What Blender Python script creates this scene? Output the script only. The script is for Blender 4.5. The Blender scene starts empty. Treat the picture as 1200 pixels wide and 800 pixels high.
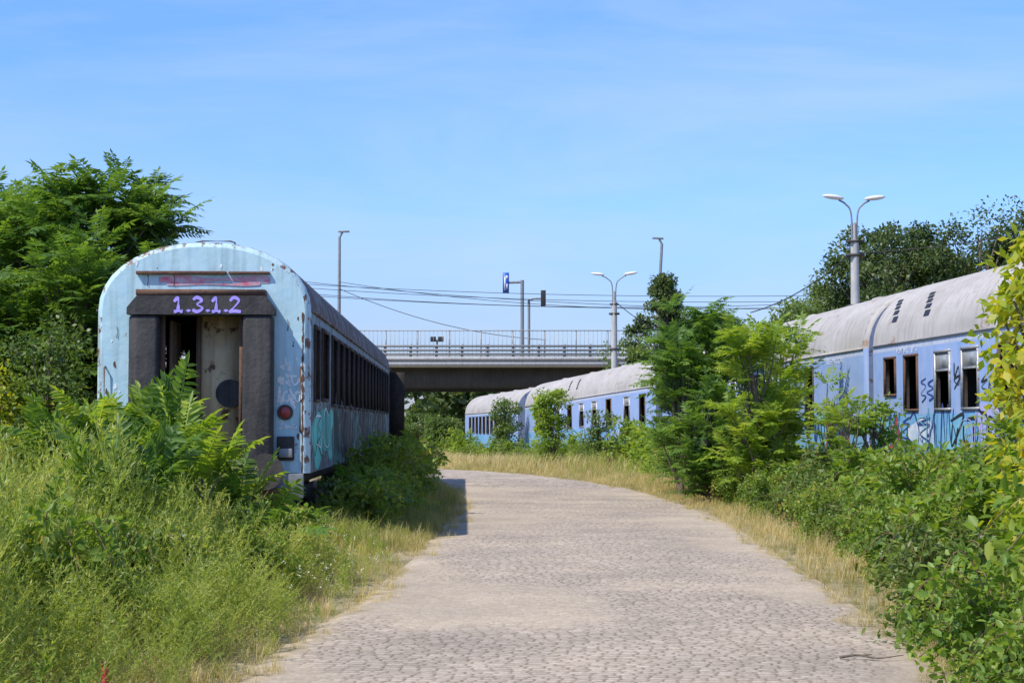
import bpy, math, numpy as np
from mathutils import Vector
R=np.random.default_rng(7)
S=bpy.context.scene
COL=S.collection
# ---------------------------------------------------------------- materials
def _nt(name):
    m=bpy.data.materials.new(name); m.use_nodes=True
    nt=m.node_tree; nt.nodes.clear()
    return m,nt
def _ramp(nt,stops):
    r=nt.nodes.new('ShaderNodeValToRGB')
    e=r.color_ramp.elements
    while len(e)<len(stops): e.new(.5)
    for i,(p,c) in enumerate(stops):
        e[i].position=p; e[i].color=(c[0],c[1],c[2],1) if hasattr(c,'__len__') else (c,c,c,1)
    return r
def mat(name,c1,c2,scale=4,stretch=(1,1,1),rough=.7,bump=0,rust=None,rthr=.6,rscale=2.5,rstretch=(1,1,1),metal=0,dirt=None,bscale=None,damt=.75):
    m,nt=_nt(name); N=nt.nodes; L=nt.links
    tc=N.new('ShaderNodeTexCoord'); mp=N.new('ShaderNodeMapping'); mp.inputs['Scale'].default_value=stretch
    L.new(tc.outputs['Object'],mp.inputs['Vector'])
    n=N.new('ShaderNodeTexNoise'); n.inputs['Scale'].default_value=scale; n.inputs['Detail'].default_value=8; n.inputs['Roughness'].default_value=.65
    L.new(mp.outputs[0],n.inputs['Vector'])
    r=_ramp(nt,[(.35,c1),(.65,c2)]); L.new(n.outputs[0],r.inputs[0])
    col=r.outputs[0]
    if dirt:
        mp3=N.new('ShaderNodeMapping'); mp3.inputs['Scale'].default_value=(3,3,.25); L.new(tc.outputs['Object'],mp3.inputs['Vector'])
        n3=N.new('ShaderNodeTexNoise'); n3.inputs['Scale'].default_value=3; n3.inputs['Detail'].default_value=6; L.new(mp3.outputs[0],n3.inputs['Vector'])
        r3=_ramp(nt,[(.48,0),(.72,damt)]); L.new(n3.outputs[0],r3.inputs[0])
        mx=N.new('ShaderNodeMixRGB'); L.new(r3.outputs[0],mx.inputs[0]); L.new(col,mx.inputs[1]); mx.inputs[2].default_value=(*dirt,1); col=mx.outputs[0]
    if rust:
        mp2=N.new('ShaderNodeMapping'); mp2.inputs['Scale'].default_value=rstretch; mp2.inputs['Location'].default_value=(3,7,1); L.new(tc.outputs['Object'],mp2.inputs['Vector'])
        n2=N.new('ShaderNodeTexNoise'); n2.inputs['Scale'].default_value=rscale; n2.inputs['Detail'].default_value=10; n2.inputs['Roughness'].default_value=.7; L.new(mp2.outputs[0],n2.inputs['Vector'])
        r2=_ramp(nt,[(rthr,0),(rthr+.05,1)]); L.new(n2.outputs[0],r2.inputs[0])
        mx=N.new('ShaderNodeMixRGB'); L.new(r2.outputs[0],mx.inputs[0]); L.new(col,mx.inputs[1]); mx.inputs[2].default_value=(*rust,1); col=mx.outputs[0]
    b=N.new('ShaderNodeBsdfPrincipled'); b.inputs['Roughness'].default_value=rough; b.inputs['Metallic'].default_value=metal
    L.new(col,b.inputs['Base Color'])
    if bump:
        bn=N.new('ShaderNodeTexNoise'); bn.inputs['Scale'].default_value=bscale or scale*3; bn.inputs['Detail'].default_value=6
        L.new(tc.outputs['Object'],bn.inputs['Vector'])
        bp=N.new('ShaderNodeBump'); bp.inputs['Strength'].default_value=bump; bp.inputs['Distance'].default_value=.03
        L.new(bn.outputs[0],bp.inputs['Height']); L.new(bp.outputs[0],b.inputs['Normal'])
    o=N.new('ShaderNodeOutputMaterial'); L.new(b.outputs[0],o.inputs[0])
    return m
def leafmat(name,stops,trans=.4,big=1.2):
    m,nt=_nt(name); N=nt.nodes; L=nt.links
    g=N.new('ShaderNodeNewGeometry'); tc=N.new('ShaderNodeTexCoord')
    n=N.new('ShaderNodeTexNoise'); n.inputs['Scale'].default_value=big; n.inputs['Detail'].default_value=3; L.new(tc.outputs['Object'],n.inputs['Vector'])
    a=N.new('ShaderNodeMath'); a.operation='MULTIPLY_ADD'; L.new(g.outputs['Random Per Island'],a.inputs[0]); a.inputs[1].default_value=.55
    s=N.new('ShaderNodeMath'); s.operation='MULTIPLY_ADD'; L.new(n.outputs[0],s.inputs[0]); s.inputs[1].default_value=1.6; s.inputs[2].default_value=-.56
    L.new(s.outputs[0],a.inputs[2])
    r=_ramp(nt,stops); L.new(a.outputs[0],r.inputs[0])
    d=N.new('ShaderNodeBsdfPrincipled'); d.inputs['Roughness'].default_value=.45; L.new(r.outputs[0],d.inputs['Base Color'])
    d.inputs['Specular IOR Level'].default_value=.4
    t=N.new('ShaderNodeBsdfTranslucent')
    hs=N.new('ShaderNodeMixRGB'); hs.blend_type='MULTIPLY'; hs.inputs[0].default_value=1; L.new(r.outputs[0],hs.inputs[1]); hs.inputs[2].default_value=(1.9,1.8,.7,1)
    L.new(hs.outputs[0],t.inputs[0])
    mx=N.new('ShaderNodeMixShader'); mx.inputs[0].default_value=trans; L.new(d.outputs[0],mx.inputs[1]); L.new(t.outputs[0],mx.inputs[2])
    o=N.new('ShaderNodeOutputMaterial'); L.new(mx.outputs[0],o.inputs[0])
    return m
BLUE=mat('pale_blue_paint',(.40,.62,.72),(.49,.70,.77),3,rough=.55,rust=(.17,.09,.06),rthr=.665,rscale=4.2,dirt=(.27,.38,.40),bump=.2)
BLUE_EDGE=mat('pale_blue_rusty_edge',(.42,.62,.70),(.50,.68,.75),3,rough=.6,rust=(.15,.075,.05),rthr=.53,rscale=5,dirt=(.22,.24,.24),bump=.3)
BLUE_LOW=mat('worn_shaded_blue_low',(.08,.11,.13),(.24,.32,.36),3,rough=.65,rust=(.04,.025,.02),rthr=.52,rscale=2.5,dirt=(.05,.06,.06),bump=.2)  # pale blue darkened to carry the side's shade, plus burnt wear
BLUE_SIDE=mat('shaded_blue_side',(.10,.16,.19),(.22,.32,.37),3,rough=.6,rust=(.04,.025,.02),rthr=.52,rscale=3,dirt=(.05,.06,.06),bump=.2)  # same pale blue as the end wall, with shade painted into it
RBL=mat('sky_blue_paint',(.14,.37,.64),(.20,.44,.71),3,rough=.5,rust=(.16,.09,.06),rthr=.68,rscale=4,dirt=(.30,.43,.58),bump=.08)
RBM=mat('lavender_blue_paint',(.24,.37,.66),(.31,.43,.70),3,rough=.5,rust=(.2,.12,.09),rthr=.70,rscale=4,dirt=(.38,.45,.60),bump=.08)
REND=mat('dark_blue_end_paint',(.16,.22,.36),(.22,.28,.42),3,rough=.7,rust=(.10,.06,.05),rthr=.55,rscale=4,dirt=(.10,.11,.14))  # end walls in a darker, duller blue than the sides
RBT=mat('faded_white_blue_paint',(.42,.49,.64),(.53,.57,.68),4,rough=.6,rust=(.25,.17,.13),rthr=.66,rscale=5,dirt=(.38,.40,.46))
ROOFR=mat('pale_roof_paint',(.39,.365,.34),(.49,.465,.44),1.5,(1,.4,1),rough=.75,rust=(.33,.235,.175),rthr=.585,rscale=1.5,rstretch=(1,.35,1),bump=.05,dirt=(.31,.28,.255),damt=.7)
ROOFL=mat('rusted_roof_paint',(.12,.12,.12),(.20,.20,.20),2,rough=.8,rust=(.09,.05,.035),rthr=.47,rscale=2.6,bump=.25)
DARKBR=mat('near_black_brown',(.018,.015,.013),(.05,.038,.03),5,rough=.9,bump=.3)  # near-black brown for carriage insides and the open door leaf
RUBBER=mat('dusty_rubber',(.026,.026,.028),(.05,.048,.048),6,rough=.8,bump=.35,dirt=(.10,.09,.085),damt=.5)
RUST=mat('rust',(.09,.05,.035),(.15,.08,.05),9,rough=.9,bump=.4)
STEEL=mat('grey_steel',(.20,.21,.22),(.30,.31,.32),6,rough=.55,metal=.3)
DARKST=mat('dark_steel',(.04,.038,.036),(.08,.07,.06),6,rough=.8,bump=.3)
TAN=mat('stained_cream_panel',(.60,.42,.22),(.76,.60,.38),2.2,rough=.7,rust=(.14,.075,.04),rthr=.565,rscale=3.5,dirt=(.30,.19,.10))
BROWN=mat('brown_interior_wall',(.16,.10,.06),(.26,.17,.10),3,rough=.8,dirt=(.08,.05,.035))
ALU=mat('window_aluminium',(.30,.30,.31),(.42,.42,.42),8,rough=.5,metal=.4,rust=(.16,.08,.05),rthr=.56,rscale=8)
DFR=mat('dark_window_rubber',(.03,.025,.022),(.07,.05,.04),8,rough=.8)
GLASS=mat('dusty_glass',(.20,.22,.24),(.34,.36,.37),7,rough=.25)
REDL=mat('red_lens',(.26,.03,.03),(.36,.04,.04),10,rough=.3)
CONC=mat('concrete',(.40,.40,.39),(.50,.49,.47),3,rough=.85,bump=.2,dirt=(.30,.30,.29))
CONCD=mat('shaded_girder_concrete',(.05,.05,.055),(.075,.077,.08),.6,rough=.85,dirt=(.04,.04,.045))  # concrete darkened so the bridge underside has its shade in the colour
WHITE=mat('white_lamp_shell',(.70,.70,.70),(.78,.78,.78),6,rough=.35)
BLUES=mat('blue_sign_face',(.03,.12,.50),(.04,.14,.55),6,rough=.4)
BLK=mat('black_wire',(.02,.02,.02),(.03,.03,.03),6,rough=.6)
BARK=mat('bark',(.10,.08,.06),(.19,.155,.12),12,(1,1,.2),rough=.9,bump=.5)
CANE=mat('reddish_cane',(.18,.09,.06),(.26,.17,.10),9,rough=.8)
def flat(name,c,rough=.6): return mat(name,tuple(x*.8 for x in c),tuple(min(1,x*1.15) for x in c),12,rough=rough)
PURP=flat('lavender_marker',(.42,.33,.98)); TEAL=flat('teal_spray',(.08,.58,.52)); BLKSP=flat('black_spray',(.02,.02,.03))
TEALF=mat('faded_teal_spray',(.14,.38,.62),(.22,.52,.58),5); WHTF=mat('faded_white_spray',(.34,.48,.68),(.66,.70,.74),5); LAVF=mat('faded_lavender_spray',(.30,.40,.68),(.50,.42,.70),5)
REDFADE=mat('faded_red_spray',(.50,.48,.54),(.62,.10,.16),7,(1.2,1,2),rough=.6)
WHTSP=flat('white_spray',(.82,.84,.84)); PINK=flat('red_spray',(.55,.07,.07)); DGREEN=flat('dark_green_spray',(.03,.14,.13)); LETTER=flat('grey_lettering',(.62,.65,.70)); NAVY=flat('navy_spray',(.03,.06,.22))
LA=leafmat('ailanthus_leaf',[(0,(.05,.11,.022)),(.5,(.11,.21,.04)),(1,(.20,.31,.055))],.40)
LAY=leafmat('yellow_green_ailanthus_leaf',[(0,(.10,.19,.025)),(.5,(.22,.33,.045)),(1,(.40,.45,.075))],.46)  # leaf colour of the brighter, yellow-green trees
LD=leafmat('dark_tree_leaf',[(0,(.045,.08,.028)),(.5,(.085,.135,.042)),(1,(.15,.19,.06))],.3,.5)
LM=leafmat('mid_tree_leaf',[(0,(.065,.12,.03)),(.5,(.13,.20,.045)),(1,(.22,.27,.07))],.33,.5)
LB=leafmat('bramble_leaf',[(0,(.075,.14,.022)),(.45,(.16,.27,.04)),(.8,(.27,.35,.06)),(1,(.44,.35,.09))],.42,1.6)
LYW=leafmat('yellowing_leaf',[(0,(.14,.24,.02)),(.5,(.32,.38,.035)),(1,(.64,.52,.05))],.45,2)
LW=leafmat('feathery_weed',[(0,(.12,.18,.04)),(.4,(.25,.33,.07)),(.8,(.40,.45,.12)),(1,(.54,.50,.19))],.45,1.1)
LG=leafmat('grass_blade',[(0,(.12,.17,.04)),(.5,(.28,.28,.09)),(1,(.48,.41,.20))],.35,.6)
LGD=leafmat('dry_grass_blade',[(0,(.26,.23,.10)),(.5,(.52,.43,.21)),(1,(.66,.55,.32))],.3,.6)
FLW=leafmat('pale_flower',[(0,(.55,.55,.45)),(1,(.75,.75,.65))],.3)
# ---------------------------------------------------------------- mesh tools
def mk(name,parts,mats,smooth=False):
    Vs=[];idx=[];start=[];mi=[];o=0;lo=0
    for p in parts:
        V=np.asarray(p[0],float); F=np.asarray(p[1],int); m=p[2] if len(p)>2 else 0
        if len(F)==0: continue
        Vs.append(V); idx.append((F+o).ravel()); k=F.shape[1]
        start.append(lo+np.arange(len(F))*k); mi.append(np.full(len(F),m)); lo+=F.size; o+=len(V)
    V=np.concatenate(Vs); idx=np.concatenate(idx); start=np.concatenate(start); mi=np.concatenate(mi)
    me=bpy.data.meshes.new(name)
    me.vertices.add(len(V)); me.vertices.foreach_set('co',V.ravel().astype(np.float32))
    me.loops.add(len(idx)); me.loops.foreach_set('vertex_index',idx.astype(np.int32))
    me.polygons.add(len(start)); me.polygons.foreach_set('loop_start',start.astype(np.int32))
    me.polygons.foreach_set('material_index',mi.astype(np.int32))
    me.update(calc_edges=True)
    for m in mats: me.materials.append(m)
    if smooth: me.polygons.foreach_set('use_smooth',np.ones(len(start),bool))
    return me
def thing(name,label,cat,loc=(0,0,0),rot=(0,0,0),group=None,data=None):
    o=bpy.data.objects.new(name,data); COL.objects.link(o); o.location=loc; o.rotation_euler=rot
    o['label']=label; o['category']=cat
    if group: o['group']=group
    return o
def part(name,me,parent,label=None,loc=None,bevel=0,rot=None):
    o=bpy.data.objects.new(name,me); COL.objects.link(o); o.parent=parent
    if loc is not None: o.location=loc
    if rot is not None: o.rotation_euler=rot
    if label: o['label']=label
    if bevel:
        b=o.modifiers.new('b','BEVEL'); b.width=bevel; b.segments=2; b.limit_method='ANGLE'
    return o
def box(x0,x1,y0,y1,z0,z1,m=0):
    V=[(x0,y0,z0),(x1,y0,z0),(x1,y1,z0),(x0,y1,z0),(x0,y0,z1),(x1,y0,z1),(x1,y1,z1),(x0,y1,z1)]
    return (V,[(0,3,2,1),(4,5,6,7),(0,1,5,4),(1,2,6,5),(2,3,7,6),(3,0,4,7)],m)
def tube(pts,rad,sides=6,m=0,cap=True):
    P=np.asarray(pts,float); n=len(P); rad=np.broadcast_to(rad,(n,)) if np.ndim(rad)==0 else np.asarray(rad)
    T=np.gradient(P,axis=0); T/=np.linalg.norm(T,axis=1)[:,None]+1e-9
    ref=np.array([0,0,1.]) if abs(T[0][2])<.9 else np.array([1.,0,0])
    A=np.cross(T,ref); A/=np.linalg.norm(A,axis=1)[:,None]+1e-9; B=np.cross(T,A)
    th=np.linspace(0,2*np.pi,sides,endpoint=False)
    V=P[:,None]+rad[:,None,None]*(np.cos(th)[None,:,None]*A[:,None]+np.sin(th)[None,:,None]*B[:,None])
    V=V.reshape(-1,3); F=[]
    for i in range(n-1):
        for j in range(sides):
            a=i*sides+j;b=i*sides+(j+1)%sides
            F.append((a,b,b+sides,a+sides))
    out=[(V,F,m)]
    if cap:
        out.append((V[:sides],[tuple(range(sides))],m)); out.append((V[-sides:],[tuple(range(sides))[::-1]],m))
    return out
def ell(c,r,m=0,nu=14,nv=8):
    V=[];F=[]
    for i in range(nv+1):
        ph=math.pi*i/nv
        for j in range(nu):
            th=2*math.pi*j/nu
            V.append((c[0]+r[0]*math.sin(ph)*math.cos(th),c[1]+r[1]*math.sin(ph)*math.sin(th),c[2]+r[2]*math.cos(ph)))
    for i in range(nv):
        for j in range(nu):
            F.append((i*nu+j,(i+1)*nu+j,(i+1)*nu+(j+1)%nu,i*nu+(j+1)%nu))
    return (V,F,m)
def nrm(a): return a/(np.linalg.norm(a,axis=-1,keepdims=True)+1e-9)
def leaves(P,D,N,L,W,m=0,six=False):
    D=nrm(D); Sd=nrm(np.cross(D,N)); n=len(P); L=np.broadcast_to(L,(n,))[:,None]; W=np.broadcast_to(W,(n,))[:,None]
    if six:
        Nn=np.cross(Sd,D)
        prof=[(0,0,0),(.22,.42,.06),(.6,.40,.05),(1,0,-.08),(.6,-.40,.05),(.22,-.42,.06)]
        V=np.stack([P+D*L*a+Sd*W*b+Nn*L*c for a,b,c in prof],1).reshape(-1,3)
        b=np.arange(n)[:,None]*6
        F=np.concatenate([b+np.array([[0,1,2,3]]),b+np.array([[0,3,4,5]])])
    else:
        V=np.stack([P,P+D*L*.42+Sd*W*.5,P+D*L,P+D*L*.42-Sd*W*.5],1).reshape(-1,3)
        F=np.arange(n*4).reshape(-1,4)
    return (V,F,m)
def fronds(P,D,L,K,r,ll=.24,droop=.35,m=0,six=False):
    n=len(P); D=nrm(D); L=np.broadcast_to(L,(n,)).astype(float); out=[]
    g=droop*r.uniform(.5,1.5,n)
    Z=np.array([0,0,1.])
    ts=np.linspace(.16,1,K)
    side=np.cross(D,Z)+r.normal(0,.15,(n,3)); side=nrm(side)
    LP=[];LD=[];LN=[];LL=[]
    for t in ts:
        pos=P+D*(L*t)[:,None]-Z*(g*L*t*t)[:,None]
        tan=nrm(D-Z*(2*g*t)[:,None])
        up=nrm(np.cross(side,tan)); up=np.where(up[:,2:3]<0,-up,up)
        ln=L*ll*(.65+1.3*t*(1.05-t))
        for s in (-1,1):
            d=side*s*.9+tan*(.35+.3*t)-Z*(.12+.25*r.random(n))[:,None]+r.normal(0,.1,(n,3))
            LP.append(pos);LD.append(d);LN.append(up+r.normal(0,.25,(n,3)));LL.append(ln*r.uniform(.85,1.15,n))
    LP.append(pos);LD.append(tan);LN.append(up);LL.append(L*ll*.9)
    LP=np.concatenate(LP);LD=np.concatenate(LD);LN=np.concatenate(LN);LL=np.concatenate(LL)
    out.append(leaves(LP,LD,LN,LL,LL*.34,m,six))
    tt=np.linspace(0,1,5); w=.006*L/.6+.002
    A=[]
    for t in tt:
        pos=P+D*(L*t)[:,None]-Z*(g*L*t*t)[:,None]
        A.append(pos-side*w[:,None]*.8);A.append(pos+side*w[:,None]*.8)
    V=np.stack(A,1).reshape(-1,3); b=np.arange(n)[:,None]*10
    F=np.concatenate([b+np.array([[2*i,2*i+1,2*i+3,2*i+2]]) for i in range(4)])
    out.append((V,F,m))
    return out
# ---------------------------------------------------------------- ground + road
def sstep(a,b,x):
    t=np.clip((x-a)/(b-a),0,1); return t*t*(3-2*t)
def gz(y): return -.55*sstep(56,86,np.asarray(y,float))
cp=np.array([(.3,-12),(.3,-5),(.42,3),(.54,10.3),(.84,15.4),(1.08,22),(1.30,30),(1.05,37),(.40,43),(-.8,49.5),(-2.5,55),(-5.6,61.5),(-10.6,68),(-17.5,74),(-26,78)],float)
def catmull(P,k=24):
    P=np.vstack([2*P[0]-P[1],P,2*P[-1]-P[-2]]); o=[]
    for i in range(1,len(P)-2):
        for t in np.linspace(0,1,k,endpoint=False):
            p0,p1,p2,p3=P[i-1:i+3]
            o.append(.5*((2*p1)+(-p0+p2)*t+(2*p0-5*p1+4*p2-p3)*t*t+(-p0+3*p1-3*p2+p3)*t**3))
    o.append(P[-2]); return np.array(o)
CL=catmull(cp)
CT=nrm(np.gradient(CL,axis=0)); CN=np.stack([CT[:,1],-CT[:,0]],1)
arc=np.concatenate([[0],np.cumsum(np.linalg.norm(np.diff(CL,axis=0),axis=1))])
def sd(x,y):
    P=np.stack([x,y],1); out=np.empty(len(P))
    for a in range(0,len(P),4000):
        q=P[a:a+4000]; d=np.linalg.norm(q[:,None]-CL[None],axis=2); i=d.argmin(1)
        out[a:a+4000]=np.sign(((q-CL[i])*CN[i]).sum(1))*d[np.arange(len(q)),i]
    return out
def hsh(a,b=0,k=0):
    v=np.sin(a*127.1+b*311.7+k*74.7)*43758.5453; return v-np.floor(v)
s0=np.interp(8.0,CL[:240,1],arc[:240]); sA=s0+14; sB=sA+20
sv=np.concatenate([np.arange(0,s0,.12),np.arange(s0,sA,.017),np.arange(sA,sB,.030),np.arange(sB,arc[-1],.12)])
uv=np.linspace(-1,1,262)
cx=np.interp(sv,arc,CL[:,0]); cy=np.interp(sv,arc,CL[:,1]); nx=np.interp(sv,arc,CN[:,0]); ny=np.interp(sv,arc,CN[:,1])
hwid=2.24+.04*np.sin(sv*.37)+.02*np.sin(sv*1.3+1)
U=uv[None,:]*hwid[:,None]; SS=np.broadcast_to(sv[:,None],U.shape)
X=cx[:,None]+nx[:,None]*U; Y=cy[:,None]+ny[:,None]*U
wv=.035*np.sin(U*2.1+SS*.7)+.015*np.sin(U*5.3+SS*1.9)+.05*U*U*.25+.005*np.sin(U*17+SS*3)
p=.084; q=(SS+wv)/p; r_=np.floor(q); fs=q-r_
w_=.09+.045*hsh(r_,0,1); q2=(U+.005*np.sin(SS*40)+hsh(r_,0,2)*.3+20)/w_; c_=np.floor(q2)
fu=q2-c_
ds=np.minimum(fs,1-fs)*p; du=np.minimum(fu,1-fu)*w_
e=np.minimum(ds,du)+.005*(hsh(np.floor(X*30),np.floor(Y*30),3)-.5)
hh=sstep(0,.018,e)*.0055+ (hsh(r_,c_,4)-.5)*.004*sstep(0,.014,e)+(fs-.5)*(hsh(r_,c_,6)-.5)*.005
def vn(x,y,k=0):
    xi=np.floor(x);yi=np.floor(y);fx=x-xi;fy=y-yi;fx=fx*fx*(3-2*fx);fy=fy*fy*(3-2*fy)
    return (hsh(xi,yi,k)*(1-fx)+hsh(xi+1,yi,k)*fx)*(1-fy)+(hsh(xi,yi+1,k)*(1-fx)+hsh(xi+1,yi+1,k)*fx)*fy
def fbm(x,y,k=0): return (vn(x,y,k)+.5*vn(x*2.1,y*2.1,k+1)+.25*vn(x*4.3,y*4.3,k+2)+.125*vn(x*9,y*9,k+3))/1.875
fb=fbm(X*.7+30,Y*.5+30)
eb=fbm(X*2.2+50,Y*2.2+50,9)
sand=sstep(.46,.72,fb+.30*(np.abs(U)/2.2)**4)
und=.012*np.sin(Y*1.1+X*.8)+.010*np.sin(X*2.2-Y*.6)
ea=np.abs(U)/2.2+(eb-.5)*.34
ed=sstep(.88,1.0,ea)
Z=gz(Y)+.012+hh*(1-.4*sand)*(1-ed*.8)+und*.45+.006
edge=sstep(.93,1.0,np.abs(uv))[None,:]
Z=Z*(1-edge)+(gz(Y)+.004)*edge
k=hsh(r_,c_,7)[...,None]; k2=hsh(r_,c_,8)[...,None]
base=np.array([.37,.325,.275])*(1-k)+np.array([.51,.45,.385])*k
base=base*(1-.3*k2)+np.array([.45,.37,.315])*.3*k2
fl=sstep(.001,.013,e)[...,None]; joint=np.array([.20,.165,.12]); sn=np.array([.53,.455,.345])
colr=base*fl+(joint*(1-sand[...,None])+sn*.68*sand[...,None])*(1-fl)
colr=colr*(1-.30*sand[...,None])+sn*.30*sand[...,None]
g_=(.35+.65*fbm(X*6,Y*6,20))[...,None]
colr=colr*(1-.85*ed[...,None])+np.array([.48,.40,.27])*g_*1.3*.85*ed[...,None]
nr,nc=X.shape
V=np.stack([X,Y,Z],2).reshape(-1,3)
ii=(np.arange(nr-1)[:,None]*nc+np.arange(nc-1)[None,:]).ravel()
F=np.stack([ii,ii+1,ii+nc+1,ii+nc],1)
m,nt=_nt('cobblestone'); N_=nt.nodes; L_=nt.links
va=N_.new('ShaderNodeVertexColor'); va.layer_name='Col'
tc=N_.new('ShaderNodeTexCoord'); n1=N_.new('ShaderNodeTexNoise'); n1.inputs['Scale'].default_value=45; n1.inputs['Detail'].default_value=6; L_.new(tc.outputs['Object'],n1.inputs['Vector'])
n2=N_.new('ShaderNodeTexNoise'); n2.inputs['Scale'].default_value=.7; n2.inputs['Detail'].default_value=6; L_.new(tc.outputs['Object'],n2.inputs['Vector'])
r1=_ramp(nt,[(.3,.80),(.7,1.14)]); L_.new(n1.outputs[0],r1.inputs[0]); r2=_ramp(nt,[(.3,(.82,.80,.79)),(.7,(1.12,1.08,1.02))]); L_.new(n2.outputs[0],r2.inputs[0])
ma=N_.new('ShaderNodeMixRGB'); ma.blend_type='MULTIPLY'; ma.inputs[0].default_value=1; L_.new(va.outputs[0],ma.inputs[1]); L_.new(r1.outputs[0],ma.inputs[2])
mb=N_.new('ShaderNodeMixRGB'); mb.blend_type='MULTIPLY'; mb.inputs[0].default_value=1; L_.new(ma.outputs[0],mb.inputs[1]); L_.new(r2.outputs[0],mb.inputs[2])
bs=N_.new('ShaderNodeBsdfPrincipled'); bs.inputs['Roughness'].default_value=.85; bs.inputs['Specular IOR Level'].default_value=.2; L_.new(mb.outputs[0],bs.inputs['Base Color'])
bp=N_.new('ShaderNodeBump'); bp.inputs['Strength'].default_value=.35; bp.inputs['Distance'].default_value=.005; L_.new(n1.outputs[0],bp.inputs['Height']); L_.new(bp.outputs[0],bs.inputs['Normal'])
oo=N_.new('ShaderNodeOutputMaterial'); L_.new(bs.outputs[0],oo.inputs[0])
me=mk('road',[(V,F)],[m],True)
ca=me.color_attributes.new('Col','FLOAT_COLOR','POINT')
ca.data.foreach_set('color',np.concatenate([colr.reshape(-1,3),np.ones((nr*nc,1))],1).ravel().astype(np.float32))
o=bpy.data.objects.new('road',me); COL.objects.link(o); o['kind']='structure'
o['label']='cobblestone road curving past abandoned carriages'; o['category']='road'
# ground
gx=np.concatenate([[-600,-300,-150,-80,-50],np.arange(-40,41,2.),[50,80,150,300,600]]); gy=np.concatenate([[-200,-60,-20],np.arange(-10,121,1.),[130,150,200,300,600,1500]])
GX,GY=np.meshgrid(gx,gy); GZ=gz(GY)
V=np.stack([GX,GY,GZ],2).reshape(-1,3); nc=len(gx); ii=(np.arange(len(gy)-1)[:,None]*nc+np.arange(nc-1)[None,:]).ravel()
m,nt=_nt('dry_soil_and_grass'); N_=nt.nodes; L_=nt.links
tc=N_.new('ShaderNodeTexCoord'); n1=N_.new('ShaderNodeTexNoise'); n1.inputs['Scale'].default_value=.9; n1.inputs['Detail'].default_value=10; n1.inputs['Roughness'].default_value=.7; L_.new(tc.outputs['Object'],n1.inputs['Vector'])
r1=_ramp(nt,[(.34,(.12,.14,.045)),(.46,(.28,.24,.12)),(.56,(.40,.33,.20)),(.7,(.46,.38,.25))]); L_.new(n1.outputs[0],r1.inputs[0])
n2=N_.new('ShaderNodeTexNoise'); n2.inputs['Scale'].default_value=30; n2.inputs['Detail'].default_value=6; L_.new(tc.outputs['Object'],n2.inputs['Vector'])
r2=_ramp(nt,[(.3,.55),(.7,1.25)]); L_.new(n2.outputs[0],r2.inputs[0])
ma=N_.new('ShaderNodeMixRGB'); ma.blend_type='MULTIPLY'; ma.inputs[0].default_value=1; L_.new(r1.outputs[0],ma.inputs[1]); L_.new(r2.outputs[0],ma.inputs[2])
bs=N_.new('ShaderNodeBsdfPrincipled'); bs.inputs['Roughness'].default_value=.95; L_.new(ma.outputs[0],bs.inputs['Base Color'])
bp=N_.new('ShaderNodeBump'); bp.inputs['Strength'].default_value=.7; bp.inputs['Distance'].default_value=.05; L_.new(n2.outputs[0],bp.inputs['Height']); L_.new(bp.outputs[0],bs.inputs['Normal'])
oo=N_.new('ShaderNodeOutputMaterial'); L_.new(bs.outputs[0],oo.inputs[0])
o=bpy.data.objects.new('ground',mk('ground',[(V,np.stack([ii,ii+1,ii+nc+1,ii+nc],1))],[m])); COL.objects.link(o); o['kind']='structure'; o['label']='dry weedy ground with bare soil patches'; o['category']='ground'
# ---------------------------------------------------------------- graffiti helpers
def spline2(P,k=8): return catmull(np.asarray(P,float),k)
def ribbon(P2,w,f,m=0,o0=.004,o1=.008):
    P2=np.asarray(P2,float); T=nrm(np.gradient(P2,axis=0)); Nn=np.stack([-T[:,1],T[:,0]],1); n=len(P2)
    ww=w*(.7+.3*np.sin(np.linspace(0,9,n)))
    A=P2+Nn*ww[:,None]*.5; B=P2-Nn*ww[:,None]*.5; off=np.linspace(o0,o1,n)
    V=[];F=[]
    for i in range(n): V+= [f(A[i,0],A[i,1],off[i]),f(B[i,0],B[i,1],off[i])]
    for i in range(n-1): F.append((2*i,2*i+1,2*i+3,2*i+2))
    return (V,F,m)
def scrib(r,u0,u1,v0,v1,nl,w,f,m=0,o=.005):
    out=[]; cw=(u1-u0)/nl
    for k in range(nl):
        a=u0+k*cw; pts=[]
        mode=r.integers(4)
        if mode==0:
            for j in range(6): pts.append((a+cw*(.1+.9*(j%2)*r.uniform(.6,1.1)),v0+(v1-v0)*(1-j/5)+r.normal(0,.04)))
        elif mode==1:
            for j in range(9):
                t=j/8*2*math.pi*.9+1; pts.append((a+cw*(.5+.5*math.cos(t)),(v0+v1)/2+(v1-v0)*.5*math.sin(t)*r.uniform(.6,1.1)))
        elif mode==2:
            for j in range(6): pts.append((a+cw*j/5,(v0 if j%2 else v1)+r.normal(0,.08)))
        else:
            for j in range(7): pts.append((a+cw*r.uniform(-.1,1.1),v0+(v1-v0)*r.random()))
        out.append(ribbon(spline2(pts,8),w*r.uniform(.7,1.2),f,m,o+.0008*k,o+.0008*k+.003))
    return out
def blob(r,u,v,ru,rv,f,m=0,off=.003,n=30):
    ph=r.uniform(0,6,3); pts=[]
    for j in range(n):
        t=2*math.pi*j/n; k=1+.2*math.sin(2*t+ph[0])+.15*math.sin(3*t+ph[1])+.08*math.sin(5*t+ph[2])
        pts.append(f(u+ru*k*math.cos(t),v+rv*k*math.sin(t),off))
    V=[f(u,v,off)]+pts
    return (V,[(0,1+j,1+(j+1)%n) for j in range(n)],m)
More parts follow.
